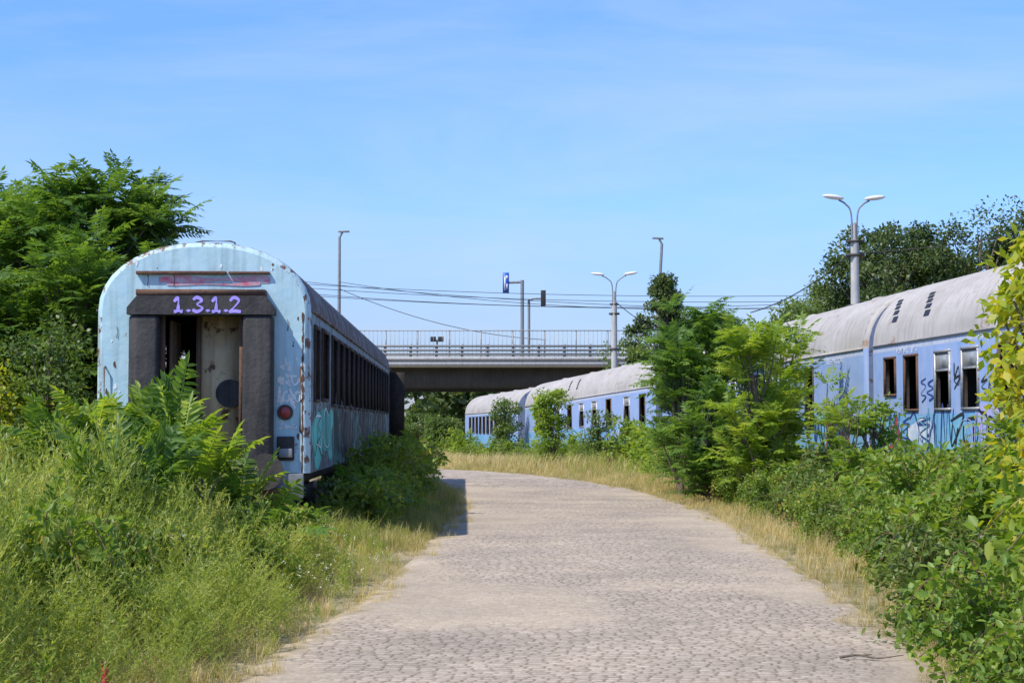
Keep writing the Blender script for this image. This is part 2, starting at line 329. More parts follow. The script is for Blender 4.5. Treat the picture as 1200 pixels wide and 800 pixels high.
def textmesh(txt,size,mat_,shear=0,off=0.0,ext=.002,sp=1.0):
    c=bpy.data.curves.new('lettering','FONT'); c.body=txt; c.size=size; c.align_x='CENTER'; c.align_y='CENTER'; c.extrude=ext; c.offset=off; c.shear=shear; c.space_character=sp
    t=bpy.data.objects.new('tmp',c); COL.objects.link(t)
    dg=bpy.context.evaluated_depsgraph_get(); me=bpy.data.meshes.new_from_object(t.evaluated_get(dg))
    bpy.data.objects.remove(t); me.materials.clear(); me.materials.append(mat_); return me
# ---------------------------------------------------------------- carriage
HW=1.425; ZB=.95
def profile(pk,ze,ins=0,n=18):
    out=[]
    for i in range(n+1):
        th=math.pi*i/n; c=math.cos(th); s=math.sin(th)
        x=(HW-ins)*math.copysign(abs(c)**.92,c); z=ze+(pk-ins-ze)*s**.96
        out.append((x,z))
    return out
def sidewall(s,Lc,ze,opens,zb,bands,nm,mats):
    ys=sorted(set([.12,Lc-.12]+[v for o in opens for v in o[:2]])); zs=sorted(set([zb,ze]+bands+[v for o in opens for v in o[2:4]]))
    P=[]
    def inside(y,z): return any(o[0]<y<o[1] and o[2]<z<o[3] for o in opens)
    for off,inner in ((0,False),(.07,True)):
        V=[];F=[[] for _ in mats]
        for i in range(len(ys)-1):
            for j in range(len(zs)-1):
                ym=(ys[i]+ys[i+1])/2; zm=(zs[j]+zs[j+1])/2
                if inside(ym,zm): continue
                x=s*(HW-off); b=len(V)
                V+=[(x,ys[i],zs[j]),(x,ys[i+1],zs[j]),(x,ys[i+1],zs[j+1]),(x,ys[i],zs[j+1])]
                k=len(mats)-1 if inner else sum(zm>bb for bb in bands)
                F[k].append((b,b+1,b+2,b+3))
        for k,f in enumerate(F):
            if f: P.append((V,f,k))
    for o in opens:
        a,b,c,d=o[:4]; x0=s*HW; x1=s*(HW-.07)
        V=[(x0,a,c),(x0,b,c),(x0,b,d),(x0,a,d),(x1,a,c),(x1,b,c),(x1,b,d),(x1,a,d)]
        P.append((V,[(0,1,5,4),(1,2,6,5),(2,3,7,6),(3,0,4,7)],len(mats)-1))
    return mk(nm,P,mats)
def endwall(y,d,Lc,pk,ze,door,mats):
    P=[]; secs=[(0,.075),(.015,.04),(.05,.012),(.12,0)]
    rings=[]
    for yy,ins in secs:
        pr=profile(pk,ze,ins); yv=y-d*yy
        rings.append([(HW-ins,yv,ZB)]+[(a,yv,b) for a,b in pr]+[(-(HW-ins),yv,ZB)])
    n=len(rings[0]); V=[v for r in rings for v in r]
    FF=[[],[]]
    for i in range(len(rings)-1):
        for j in range(n-1): FF[0 if j in (0,n-2) else 1].append((i*n+j,i*n+j+1,(i+1)*n+j+1,(i+1)*n+j))
    P.append((V,FF[0],2)); P.append((V,FF[1],3))
    pr=profile(pk,ze,.075); dx0,dx1,dz0,dz1=door
    px=[q[0] for q in pr][::-1]; pz=[q[1] for q in pr][::-1]
    xs=sorted(set([round(v,4) for v in px]+[dx0,dx1]))
    for off,k in ((0,0),(.07,1)):
        V=[];F=[]; yv=y-d*off
        for a,b in zip(xs[:-1],xs[1:]):
            za=float(np.interp(a,px,pz)); zb=float(np.interp(b,px,pz)); mid=(a+b)/2
            rs=[(ZB,None)] if not(dx0<mid<dx1) else [(ZB,dz0),(dz1,None)]
            for z0,z1 in rs:
                if z1 is not None and z1<=z0: continue
                i=len(V); V+=[(a,yv,z0),(b,yv,z0),(b,yv,zb if z1 is None else z1),(a,yv,za if z1 is None else z1)]; F.append((i,i+1,i+2,i+3))
        P.append((V,F,k))
    y1=y-d*.07
    V=[(dx0,y,dz0),(dx1,y,dz0),(dx1,y,dz1),(dx0,y,dz1),(dx0,y1,dz0),(dx1,y1,dz0),(dx1,y1,dz1),(dx0,y1,dz1)]
    P.append((V,[(0,1,5,4),(1,2,6,5),(2,3,7,6),(3,0,4,7)],1))
    return mk('end_wall',P,mats)
WM={}
def window_mesh(w,h,style):
    key=(round(w,2),round(h,2),style)
    if key in WM: return WM[key]
    t=.045; P=[]
    for a in (box(-.02,.03,-w/2-t,w/2+t,-t,0),box(-.02,.03,-w/2-t,w/2+t,h,h+t),box(-.02,.03,-w/2-t,-w/2,0,h),box(-.02,.03,w/2,w/2+t,0,h)): P.append(a)
    if style in('upper','shard'): P.append(box(-.01,.018,-w/2,w/2,h*.66,h*.66+.035))
    fr=mk('window',P,[{'bare':RUST,'dark':DFR}.get(style,ALU)])
    pane=None
    if style=='upper': pane=mk('pane',[box(-.004,.004,-w/2,w/2,h*.70,h)],[GLASS])
    if style=='shard':
        pane=mk('pane',[([(0,-w/2,h),(0,-w/2,h*.72),(0,-w*.1,h*.86),(0,w*.2,h*.75),(0,w*.5,h*.9),(0,w/2,h)],[(0,1,2,3,4,5)])],[GLASS])
    WM[key]=(fr,pane); return WM[key]
def bogie(root,yc):
    P=[]
    for s in (-1,1):
        P.append(box(s*1.0-.06,s*1.0+.06,yc-1.6,yc+1.6,.48,.68,0))
        for dy in (-1.25,1.25): P.append(box(s*1.0-.12,s*1.0+.12,yc+dy-.16,yc+dy+.16,.32,.60,0))
    P.append(box(-1.0,1.0,yc-.2,yc+.2,.50,.78,0))
    b=part('bogie',mk('bogie',P,[DARKST]),root)
    for dy in (-1.25,1.25):
        Q=[]
        Q+=tube([(-.9,0,0),(.9,0,0)],.07,10)
        for s in (-1,1): Q+=tube([(s*.70,0,0),(s*.83,0,0)],.45,22); Q+=tube([(s*.66,0,0),(s*.70,0,0)],.49,22)
        part('wheelset',mk('wheelset',Q,[RUST]),b,loc=(0,yc+dy,.49))
def carriage(label,c0,c1,pk,ze,scheme,ol,orr,door=(-.54,.54,1.12,3.05),z0=0,z1=0,group=None,wstyle='upper'):
    c0=np.array(c0,float);c1=np.array(c1,float); d=c1-c0; Lc=float(np.linalg.norm(d)); yaw=math.atan2(-d[0],d[1]); pit=math.atan2(z1-z0,Lc)
    root=thing('railway_carriage',label,'train car',(c0[0],c0[1],z0),(pit,0,yaw),group)
    mats,bands,roofm,endm,lips,lipr=scheme
    part('side_wall',sidewall(-1,Lc,ze,ol,ZB,bands,'side_wall',mats+[DARKBR]),root)
    part('side_wall',sidewall(1,Lc,ze,orr,ZB,bands,'side_wall',mats+[DARKBR]),root)
    part('end_wall',endwall(0,-1,Lc,pk,ze,door,[endm,DARKBR,lips,lipr]),root)
    part('end_wall',endwall(Lc,1,Lc,pk,ze,door,[endm,DARKBR,lips,lipr]),root)
    ys=np.linspace(.12,Lc-.12,27); P=[]
    for ins,k in ((0,0),(.07,1)):
        pr=profile(pk,ze,ins,22); n=len(pr); V=[(a,y,b) for y in ys for a,b in pr]
        P.append((V,[(i*n+j,i*n+j+1,(i+1)*n+j+1,(i+1)*n+j) for i in range(len(ys)-1) for j in range(n-1)],k))
    rf=part('roof',mk('roof',P,[roofm,DARKBR],True),root)
    for s in (-1,1): part('rain_gutter',mk('rain_gutter',[box(s*HW if s>0 else s*HW-.03,s*HW+.03 if s>0 else s*HW,.12,Lc-.12,ze-.012,ze+.022,0)],[roofm]),rf)
    fl=[box(-HW+.08,HW-.08,.1,Lc-.1,.96,1.10,0)]
    part('floor',mk('floor',fl,[DARKBR]),root)
    P=[]; sidec=-.45
    P.append(box(sidec-.02,sidec+.02,2.2,Lc-2.2,1.105,3.2))
    for y in np.arange(2.2,Lc-2,1.9): P.append(box(sidec+.03,HW-.08,y-.02,y+.02,1.105,3.2))
    part('inner_partition',mk('inner_partition',P,[DARKBR]),root)
    P=[box(-1.25,1.25,.35,Lc-.35,.80,.945)]
    P+=[box(-1.2,-.5,Lc*.35,Lc*.35+2.2,.38,.80),box(.55,1.2,Lc*.5,Lc*.5+2.6,.35,.80),box(-1.1,-.4,Lc*.62,Lc*.62+1.2,.42,.80)]
    part('underframe',mk('underframe',P,[DARKST]),root)
    bogie(root,3.1); bogie(root,Lc-3.1)
    for yy,dd in ((0,-1),(Lc,1)):
        for s in (-.875,.875):
            P=tube([(s,yy,.98),(s,yy+dd*.36,.98)],.075,12)+tube([(s,yy+dd*.36,.98),(s,yy+dd*.395,.98)],.24,24)+tube([(s,yy,.98),(s,yy+dd*.14,.98)],.13,14)
            part('buffer',mk('buffer',P,[DARKST]),root)
    for s,lst in ((-1,ol),(1,orr)):
        for o in lst:
            if len(o)>4 and o[4]=='none': continue
            st=o[4] if len(o)>4 else wstyle
            fr,pn=window_mesh(o[1]-o[0],o[3]-o[2],st)
            w=part('window',fr,root,loc=(s*HW,(o[0]+o[1])/2,o[2]),rot=(0,0,0 if s>0 else math.pi))
            if pn: part('pane',pn,w,loc=(0,0,0))
    return root,Lc,rf
# ---- left carriage
c0=np.array([-4.125,22.3]); dr=nrm(np.array([-.0297,1.])); c1=c0+dr*24.5
rw=[(.55,1.25,1.95,2.92,'dark'),(1.75,2.85,1.98,2.94,'dark')]+[(y,y+1.04,1.92,2.94,'dark') for i,y in enumerate(np.arange(3.6,23.2,1.32))]
lw=[(y,y+1.05,1.98,2.9,'dark') for y in np.arange(2.5,22,1.9)]
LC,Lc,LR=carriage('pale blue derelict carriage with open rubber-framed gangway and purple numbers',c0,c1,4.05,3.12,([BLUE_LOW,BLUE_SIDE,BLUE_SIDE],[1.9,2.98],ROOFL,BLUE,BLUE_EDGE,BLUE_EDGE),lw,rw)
gs_=[(-.95,-.56,1.18),(.55,.95,1.05)]
for a,b,z in gs_: part('gangway_seal',mk('gangway_seal',[box(a,b,-.27,-.002,z,3.045)],[RUBBER]),LC,'upright of the black rubber gangway',bevel=.05)
P=[]
V=[(-.97,-.29,3.05),(.97,-.29,3.05),(.97,-.29,3.14),(.84,-.29,3.30),(-.84,-.29,3.30),(-.97,-.29,3.14)]
V2=[(a,-.003,c) for a,b,c in V]
n=6; P.append((V+V2,[(0,1,2,3),(0,3,4,5),(6,9,8,7),(6,11,10,9)],0)); P.append((V+V2,[(i,i+n,(i+1)%n+n,(i+1)%n) for i in range(n)],0))
part('gangway_seal',mk('gangway_seal',P,[RUBBER]),LC,'thick black rubber gangway top')
part('gangway_frame',mk('gangway_frame',[box(-.86,.84,-.25,-.002,3.31,3.385)],[RUST]),LC)
for a in (box(-.56,-.50,-.10,-.002,1.12,3.04),box(.49,.545,-.10,-.002,1.12,3.04),box(-.5,.49,-.30,-.002,1.06,1.115)): part('gangway_frame',mk('gangway_frame',[a],[RUST]),LC)
for a in (box(-.90,.30,-.07,-.001,3.60,3.645),box(.33,.88,-.06,-.001,3.603,3.642)): part('rain_strip',mk('rain_strip',[a],[RUST]),LC,bevel=.01)
fe=lambda u,v,off:(u,-off,v)
rr=np.random.default_rng(3)
def stroke(pts,m=0,o=.0,w=.046):
    pts=[(.07+(u)*1.16,3.178+(v-3.175)*1.12) for u,v in pts]
    return ribbon(spline2(pts,7),w,lambda u,v,off:(u,-.292-off,v),m,.002+o,.0035+o)
hz=3.175; a=.082; x0=-.31
def one(c): return [stroke([(c-.05,hz+.035),(c-.005,hz+a),(c,hz),(c-.005,hz-a)]),stroke([(c-.05,hz-a),(c,hz-a+.004),(c+.05,hz-a)],o=.004)]
def dot(c): return [stroke([(c-.01,hz-a),(c,hz-a+.02),(c+.01,hz-a)],w=.05)]
P=one(x0)+dot(x0+.115)
c2=x0+.215
P+=[stroke([(c2-.05,hz+.06),(c2,hz+a+.005),(c2+.05,hz+.045),(c2-.005,hz+.005),(c2+.06,hz-.04),(c2,hz-a),(c2-.055,hz-.06)])]+dot(c2+.12)
P+=one(c2+.215)+dot(c2+.325)
c4=c2+.425
P.append(stroke([(c4-.055,hz+.045),(c4-.01,hz+a+.004),(c4+.045,hz+.05),(c4,hz-.02),(c4-.06,hz-a),(c4,hz-a+.008),(c4+.07,hz-a)]))
part('graffiti_number',mk('graffiti_number',P,[PURP]),LC,'lavender hand-painted number 1.3.1.2')
P=[ribbon(spline2([(-.60,3.53),(-.3,3.545),(0,3.53),(.3,3.54),(.6,3.54),(.88,3.53)],8),.095,fe),ribbon(spline2([(-.50,3.475),(-.1,3.485),(.4,3.47),(.75,3.485)],8),.055,fe,0,.009,.011)]
part('graffiti',mk('graffiti',P,[REDFADE]),LC,'faded red spray smear above the gangway')
P=scrib(rr,1.0,1.27,2.12,2.27,3,.042,fe)+scrib(rr,.99,1.30,1.90,2.05,4,.036,fe)+scrib(rr,1.02,1.16,2.33,2.41,2,.024,fe)+scrib(rr,1.02,1.25,1.55,1.60,4,.014,fe)
part('graffiti',mk('graffiti',P,[WHTSP]),LC,'small white tags on the end wall')
P=[]
for i in range(34):
    s=rr.choice([-1,1]); u=s*rr.uniform(.98,1.33) if rr.random()<.8 else rr.uniform(-1,1); v=rr.uniform(1.0,3.1) if abs(u)>.97 else rr.uniform(3.66,3.85)
    z_=rr.uniform(.006,.026); P.append(blob(rr,u,v,z_*.8,z_*rr.uniform(1,2.2),fe,int(rr.random()<.45),.002+.0001*i,12))
for i in range(16):
    v=1.0+i*.135; P.append(blob(rr,1.325,v,.016*rr.uniform(.5,1.5),.07,fe,0,.0012+.0002*i,12))
for u,v in ((-.75,3.595),(-.4,3.595),(-.2,3.3),(1.12,3.0),(-1.15,2.9)):
    P.append(ribbon([(u,v),(u+.01,v-.06),(u,v-.15)],.016,fe,0,.012,.0125))
part('rust_patch',mk('rust_patch',P,[RUST,WHTSP]),LC,'rust stains and peeled paint chips')
for x,z in ((1.095,1.76),(-1.12,1.70)):
    lp=part('tail_lamp',mk('tail_lamp',tube([(x,-.001,z),(x,-.025,z)],.105,24),[DARKST]),LC)
    part('lens',mk('lens',[ell((x,-.024,z),(.075,.014,.075))],[REDL],True),lp)
part('end_box',mk('end_box',[box(.99,1.22,-.04,-.002,1.12,1.44)],[RUBBER]),LC,bevel=.01)  # dark box put on the wall in place of a shaded recess
part('end_box',mk('end_box',[box(1.02,1.20,-.10,-.041,1.16,1.28)],[STEEL]),LC,bevel=.01)
part('buffer_beam',mk('buffer_beam',[box(-1.35,1.35,-.10,.0,.62,.945)],[STEEL]),LC,bevel=.01)
for s in (-1,1): part('step',mk('step',[box(s*.9-.27,s*.9+.27,-.36,-.102,.70,.76),box(s*.9-.27,s*.9-.24,-.14,-.102,.35,.70),box(s*.9+.24,s*.9+.27,-.14,-.102,.35,.70),box(s*.9-.27,s*.9+.27,-.36,-.102,.33,.36)],[RUST]),LC)
part('coupling',mk('coupling',[box(-.12,.12,-.42,-.102,.78,.98)]+tube([(0,-.42,.85),(0,-.5,.7),(0,-.46,.5)],.035,8),[DARKST]),LC)
for s in (-1,1):
    part('handrail',mk('handrail',tube([(s*1.30,-.0,1.5),(s*1.30,-.06,1.52),(s*1.30,-.06,2.35),(s*1.30,0,2.37)],.012,8),[RUST]),LC)
part('roof_handle',mk('roof_handle',tube([(-.18,.35,4.0),(-.17,.35,4.07),(-.08,.35,4.09),(.3,.35,4.09),(.36,.35,4.07),(.37,.35,3.98)],.011,8),[DARKST]),LC)
iw=part('vestibule_wall',mk('vestibule_wall',[box(-.10,.42,.45,.49,1.105,3.3)],[TAN]),LC,'stained cream interior door panel')
part('porthole',mk('porthole',tube([(.30,.445,2.02),(.30,.38,2.02)],.19,26),[RUBBER]),iw)
part('door_edge',mk('door_edge',[box(-.16,-.102,.40,.50,1.11,3.2)],[BROWN]),iw)
part('inner_wall',mk('inner_wall',[box(.425,1.25,.43,.50,1.105,3.3)],[BROWN]),LC)
part('inner_door',mk('inner_door',[box(-.50,-.46,.25,.95,1.105,3.0)],[BROWN]),LC)
part('open_door',mk('open_door',[box(HW+.003,HW+.423,24.2,24.25,1.2,3.05)],[DARKBR]),LC,'burnt door leaf standing open')
fs_=lambda u,v,off:(HW+off,u,v)
P=[blob(rr,1.5,1.45,1.15,.42,fs_,0),blob(rr,3.2,1.45,.9,.42,fs_,0,.0035)]
for i,yb in enumerate((4.8,7.2,9.6,12.4,15.2,18,20.8)): P.append(blob(rr,yb,1.42,1.3,.42,fs_,(3,2,3,2,3,2,3)[i],.004+.0003*i))
P+=scrib(rr,.4,3.4,1.15,1.85,4,.045,fs_,3,.007)+scrib(rr,.6,3.2,1.2,1.85,2,.03,fs_,1,.013)
for a in np.arange(4.2,22,3): P+=scrib(rr,a,a+2.8,1.1,1.9,4,.13,fs_,2,.008)
part('graffiti',mk('graffiti',P,[TEAL,WHTSP,BLKSP,DGREEN]),LC,'teal and black graffiti along the side')
for y in np.arange(1.5,24,2.1): part('roof_vent',mk('roof_vent',[ell((.75,y,3.80),(.14,.2,.08))],[RUST],True),LR)
# ---- right train
SCH=([RBL,RBM,RBT],[1.78,2.93],ROOFR,REND,RBM,ROOFR)
grp='blue sleeping carriages standing in a line'
def rc(label,near,far,z0,z1,wins,**k):
    near=np.array(near,float);far=np.array(far,float); d=nrm(far-near); nn=np.array([d[1],-d[0]])*HW
    return carriage(label,near+nn,far+nn,4.25,3.05,SCH,wins,[(y,y+.7,1.9,2.8,'none') for y in np.arange(3,21,2.)],z0=z0,z1=z1,group=grp,**k)
st=['upper','bare','upper','upper','bare','shard']
wa=[(23.35-.3,23.35+.3,2.15,2.78,'bare')]+[(y-.34,y+.34,1.87,2.78,st[(i+1)%6]) for i,y in enumerate([22.15,20.5,19.2,17.6,16.2,14.8,13.4,12,10.6,9.2,7.8,6.4,5,3.6])]
CA,La,RA=rc('blue sleeping carriage with black and lavender graffiti',(8.66,7.05),(6.79,31.5),0,0,wa)
wb=[(4.0,4.65,1.55,2.8,'dark')]+[(y,y+.66,1.87,2.78) for y in np.arange(6.5,22,1.45)]
CB,Lb,RB=rc('blue sleeping carriage with red graffiti behind shrubs',(6.76,31.95),(5.08,56.6),0,0,wb)
wc=[(1.2,1.9,1.3,2.8,'dark')]+[(y,y+.75,1.87,2.8,st[i%6]) for i,y in enumerate([3.4,6.2,8.6,10.9,13.2,15.5,17.8,20.1])]
CC,Lcc,RC=rc('faded blue sleeping carriage on the curve',(4.95,58.1),(.62,81.5),-.12,-.60,wc)
wd=[(y,y+1.0,1.87,2.8,'dark') for y in np.arange(2.2,21,1.75)]
CD,Ld,RD=rc('faded blue carriage with dark windows near the bridge',(.22,84.3),(-3.02,107.3),-.74,-.80,wd)
fl_=lambda u,v,off:(-HW-off,u,v)
rr=np.random.default_rng(12)
P=[]
for i,(u,v,ru,rv,mm) in enumerate(((23.4,1.45,.6,.30,2),(21.6,1.45,.6,.28,1),(20.0,1.4,.6,.30,2),(18.4,1.5,.55,.42,5),(17.0,1.45,.5,.30,1),(15.8,1.5,.7,.4,2),(14.2,1.5,.9,.4,1),(12.5,1.5,1.1,.38,5))): P.append(blob(rr,u,v,ru,rv,fl_,mm,.003+.0003*i))
for u in np.arange(9,24,1.1): P+=scrib(rr,u,u+1.3,1.05+rr.uniform(-.05,.2),1.65+rr.uniform(0,.35),2,.055,fl_,3 if rr.random()<.7 else 4,.007)
for u in np.arange(9.3,23.5,2.3): P+=scrib(rr,u,u+1.1,1.2,1.75,2,.03,fl_,int(rr.choice([1,0,2])),.013)
P+=scrib(rr,19.68,20.02,2.0,2.6,1,.035,fl_,3,.006)+scrib(rr,20.95,21.7,2.0,2.4,2,.035,fl_,4,.006)+scrib(rr,18.1,18.75,2.0,2.4,2,.03,fl_,3,.006)
P+=scrib(rr,22.7,23.4,1.2,1.6,2,.05,fl_,6,.014)
part('graffiti',mk('graffiti',P,[LAVF,WHTF,TEALF,BLKSP,NAVY,LAVF,PINK]),CA,'loose black outlines over faded white, lavender and blue paint')
P=[blob(rr,1.6,1.5,.6,.36,fl_,1),blob(rr,3,1.5,.6,.36,fl_,4,.0035)]+scrib(rr,.6,2.9,1.1,1.85,4,.08,fl_,0,.006)+scrib(rr,2.6,4,1.2,1.9,3,.05,fl_,3,.012)+scrib(rr,6,12,1.15,1.9,8,.08,fl_,2,.006)
part('graffiti',mk('graffiti',P,[PINK,WHTF,BLKSP,NAVY,TEALF]),CB,'red, white and teal graffiti')
P=scrib(rr,1,8,1.1,1.8,9,.09,fl_,0,.006)+[blob(rr,4,1.45,1.4,.35,fl_,1),blob(rr,12,1.4,1.6,.35,fl_,2)]+scrib(rr,10,15,1.1,1.8,7,.08,fl_,0,.006)
part('graffiti',mk('graffiti',P,[RBM,RBT,RBL]),CC,'faded graffiti')
def letter(root,txt,y,z,size):
    part('lettering',textmesh(txt,size,LETTER,sp=1.3),root,'raised grey lettering',loc=(-HW-.006,y,z),rot=(math.pi/2,0,-math.pi/2))
letter(CA,'VOITURE  LITS',22.4,2.90,.14); letter(CA,'SLEEPING CAR',15.0,2.90,.14)
letter(CB,'SLEEPING CAR',2.2,2.88,.16); letter(CB,'VOITURE  LITS',14,2.9,.14); letter(CC,'SLEEPING CAR',12,2.9,.14)
def roofpt(pk,ze,x): 
    pr=profile(pk,ze,0,60); xs=[q[0] for q in pr][::-1]; zs=[q[1] for q in pr][::-1]; return float(np.interp(x,xs,zs))
for root,Ls in ((RA,(23.2,21.4)),(RB,(12,10.4)),(RC,(14,12.4))):
    for y in Ls:
        P=[]
        for k in range(5):
            xa=-1.36+.065*k; xb=xa+.045; yy=y+k*.12
            za=roofpt(4.25,3.05,xa)+.014; zb=roofpt(4.25,3.05,xb)+.014
            P.append(([(xa,yy,za),(xa,yy+.28,za),(xb,yy+.28,zb),(xb,yy,zb)],[(0,1,2,3)],0))
        part('roof_louvre',mk('roof_louvre',P,[BLKSP]),root)
for rt,ln in ((RA,24.5),(RB,24.5),(RC,23.6),(RD,23)):
    for y in np.arange(3,ln-1,5.6): part('roof_vent',mk('roof_vent',[box(-.28,.28,y,y+.5,4.2,4.28)],[ROOFR]),rt,bevel=.03)
    for y in np.arange(4,ln-1,4.9):
        pr=profile(4.254,3.052,-.0,20); V=[(a*1.002,y,b) for a,b in pr]+[(a*1.002,y+.014,b) for a,b in pr]; n=len(pr)
        part('roof_seam',mk('roof_seam',[(V,[(j,j+1,n+j+1,n+j) for j in range(n-1)],0)],[STEEL]),rt)
for root,L_ in ((CA,La),(CB,Lb),(CC,Lcc),(CD,Ld)):
    for ya,yb in ((-.18,-.003),(L_+.003,L_+.18)):
        part('gangway_seal',mk('gangway_seal',[box(-.85,-.55,ya,yb,1.1,3.1),box(.55,.85,ya,yb,1.1,3.1),box(-.85,.85,ya,yb,3.1001,3.38)],[RUBBER]),root,bevel=.04)
def rail_track(label,pts):
    pts=np.array(pts,float); C=catmull(pts,6); T=nrm(np.gradient(C,axis=0)); Nn=np.stack([T[:,1],-T[:,0]],1)
    root=thing('railway_track',label,'railway track')
    for s in (-.7175,.7175):
        q=C+Nn*s; zz=gz(q[:,1])-.06
        V=[];F=[]
        for i in range(len(q)):
            for dx,dz in ((-.035,0),(.035,0),(.035,.08),(-.035,.08)): V.append((q[i,0]+Nn[i,0]*dx,q[i,1]+Nn[i,1]*dx,zz[i]+dz))
        for i in range(len(q)-1):
            for j in range(4): F.append((i*4+j,i*4+(j+1)%4,(i+1)*4+(j+1)%4,(i+1)*4+j))
        part('rail',mk('rail',[(V,F,0)],[RUST]),root)
rail_track('rusty rails hidden in weeds under the blue carriages',[(10.3,3),(8.2,31.7),(6.5,57.5),(1.95,82.6),(-1.6,107.5),(-3.5,118)])
rail_track('rusty rails hidden in weeds under the pale carriage',[(-3.9,15),(-4.12,22.3),(-4.85,46.8),(-5.1,55)])
# ---------------------------------------------------------------- bridge
BY=130.; 
br=thing('road_bridge','concrete road overpass with steel guard rail and mesh fence','bridge',(0,0,0))
part('deck',mk('deck',[box(-90,70,BY,BY+20,6.10,6.55,0)],[CONC]),br)
for y in np.arange(BY+2.4,BY+19,2.3): part('girder',mk('girder',[box(-90,70,y,y+1.5,4.50,6.095,0)],[CONCD]),br)
for x in (-62,-36,7.5,34): part('pier',mk('pier',[box(x,x+1.6,BY+2,BY+19,-1,3.7),box(x-.5,x+2.1,BY+1.3,BY+19.6,3.702,4.495)],[CONCD]),br)
part('kerb',mk('kerb',[box(-90,70,BY-.06,BY+.25,6.552,6.85)],[CONC]),br)
P=[]
for x in np.arange(-60,40,2.0): P.append(box(x,x+.20,BY+.02,BY+.14,6.852,7.85))
for z in (6.98,7.28,7.60): P.append(box(-60,40,BY-.03,BY+.017,z,z+.18))
part('guard_rail',mk('guard_rail',P,[STEEL]),br)
P=[]
for x in np.arange(-30,40,2.5): P.append(box(x,x+.11,BY+1.5,BY+1.58,6.56,9.0))
for x in np.arange(-30,40,.34): P.append(box(x,x+.028,BY+1.51,BY+1.53,6.9,8.95))
for z in (6.95,8.95): P.append(box(-30,40,BY+1.48,BY+1.56,z,z+.07))
part('mesh_fence',mk('mesh_fence',P,[STEEL]),br)
# ---------------------------------------------------------------- lamps, signs, wires
def zat(py,d): return 1.6+(497-py)/1956*d
def xat(px,d): return (px-600)/1956*d
def lamp2(label,px,topy,d,r0=.16,span=.95,rz=0,base=None):
    x=xat(px,d); b=float(gz(d)) if base is None else base; h=zat(topy,d)-b
    root=thing('street_lamp',label,'street lamp',(x,d,b),(0,0,rz),'double-arm street lamps')
    part('pole',mk('pole',tube([(0,0,0),(0,0,h*.84)],[r0,r0*.7],12)+tube([(0,0,h*.8),(0,0,h*.9)],.05,8),[CONC]),root)
    for a in (box(-.2,.2,-.17,.17,h*.60,h*.61),box(-.24,.24,-.13,.13,h*.78,h*.79),box(-.2,.2,-.13,.13,h*.83,h*.838)): part('clamp_band',mk('clamp_band',[a],[DARKST]),root)
    for s in (-1,1):
        part('arm',mk('arm',tube(catmull(np.array([(s*.07,0,h*.80),(s*.10,0,h*.93),(s*span*.34,0,h*.965),(s*span*.62,0,h*.98)]),5),.028,8),[STEEL]),root)
        hd=part('lamp_head',mk('lamp_head',[ell((0,0,0),(.34,.13,.075))],[WHITE],True),root,loc=(s*span*.84,0,h*.99),rot=(0,-s*.12,0))
    return root
lamp2('concrete pole with two curved arms and white lamp heads',1003,227,50,.17,.78,.15)
lamp2('slim concrete pole carrying two white lamp heads',720,318,80,.19,.95,-.2)
for px,ty,s,ln in ((397,270,1,0),(768,278,-1,.06)):
    d=133.5; x=xat(px,d); h=zat(ty,d)-6.55
    root=thing('street_lamp','tall thin steel lamp post on the bridge','street lamp',(x,d,6.555),(0,ln,0),group='bridge lamp posts')
    part('pole',mk('pole',tube([(0,0,0),(0,0,h*.95),(s*.3,0,h)],[.16,.11,.08],8),[STEEL]),root)
    part('lamp_head',mk('lamp_head',[box(-.8 if s<0 else -.1,.1 if s<0 else .8,-.15,.15,h-.12,h+.02)],[STEEL]),root,bevel=.03)
d=132.5
x=xat(612,d); root=thing('sign_post','tall grey post holding a blue overhead road sign','road sign',(x,d,6.555))
h=zat(328,d)-6.555
part('pole',mk('pole',tube([(0,0,0),(0,0,h)],.15,10)+tube([(0,0,h-.15),(-1.3,0,h-.2)],.1,8),[STEEL]),root)
sg=part('sign_panel',mk('sign_panel',[box(-1.55,-1.05,-.12,-.04,h-1.05,h+.6)],[BLUES]),root)
for a in (box(-1.42,-1.33,-.128,-.121,h-.8,h+.2),box(-1.30,-1.15,-.128,-.121,h+.1,h+.35),box(-1.25,-1.17,-.128,-.121,h-.7,h-.3)): part('sign_symbol',mk('sign_symbol',[a],[WHTSP]),sg)
x=xat(620,d); h=zat(350,d)-6.555
root=thing('traffic_light','traffic light hanging from a post with an arm','traffic light',(x,d+.8,6.555))
part('pole',mk('pole',tube([(0,0,0),(0,0,h)],.11,10)+tube([(0,0,h-.05),(.6,0,h+.1),(1.3,0,h+.1)],.06,8),[STEEL]),root)
part('signal_head',mk('signal_head',[box(.95,1.35,-.15,.15,h-.5,h+.75)],[BLK]),root,bevel=.03)
x=xat(512,d); root=thing('floodlight_mast','small dark twin floodlight on a short post','floodlight',(x,d,6.555))
part('pole',mk('pole',tube([(0,0,0),(0,0,1.75)],.06,8)+tube([(-.3,0,1.7),(.3,0,1.7)],.04,6),[DARKST]),root)
for s in (-1,1): part('lamp_head',mk('lamp_head',[box(s*.3-.22,s*.3+.22,-.15,.15,1.6,2.0)],[BLK]),root,bevel=.03)
def wire(p0,p1,sag,rad=.022,label='thin black overhead cable sagging between posts'):
    p0=np.array(p0);p1=np.array(p1); t=np.linspace(0,1,24)[:,None]; P=p0+(p1-p0)*t; P[:,2]-=sag*4*(t*(1-t))[:,0]
    thing('overhead_wire',label,'cable',group='overhead cables',data=mk('overhead_wire',tube(P,rad,5),[BLK]))
def wp(px,py,d): return (xat(px,d),d,zat(py,d))
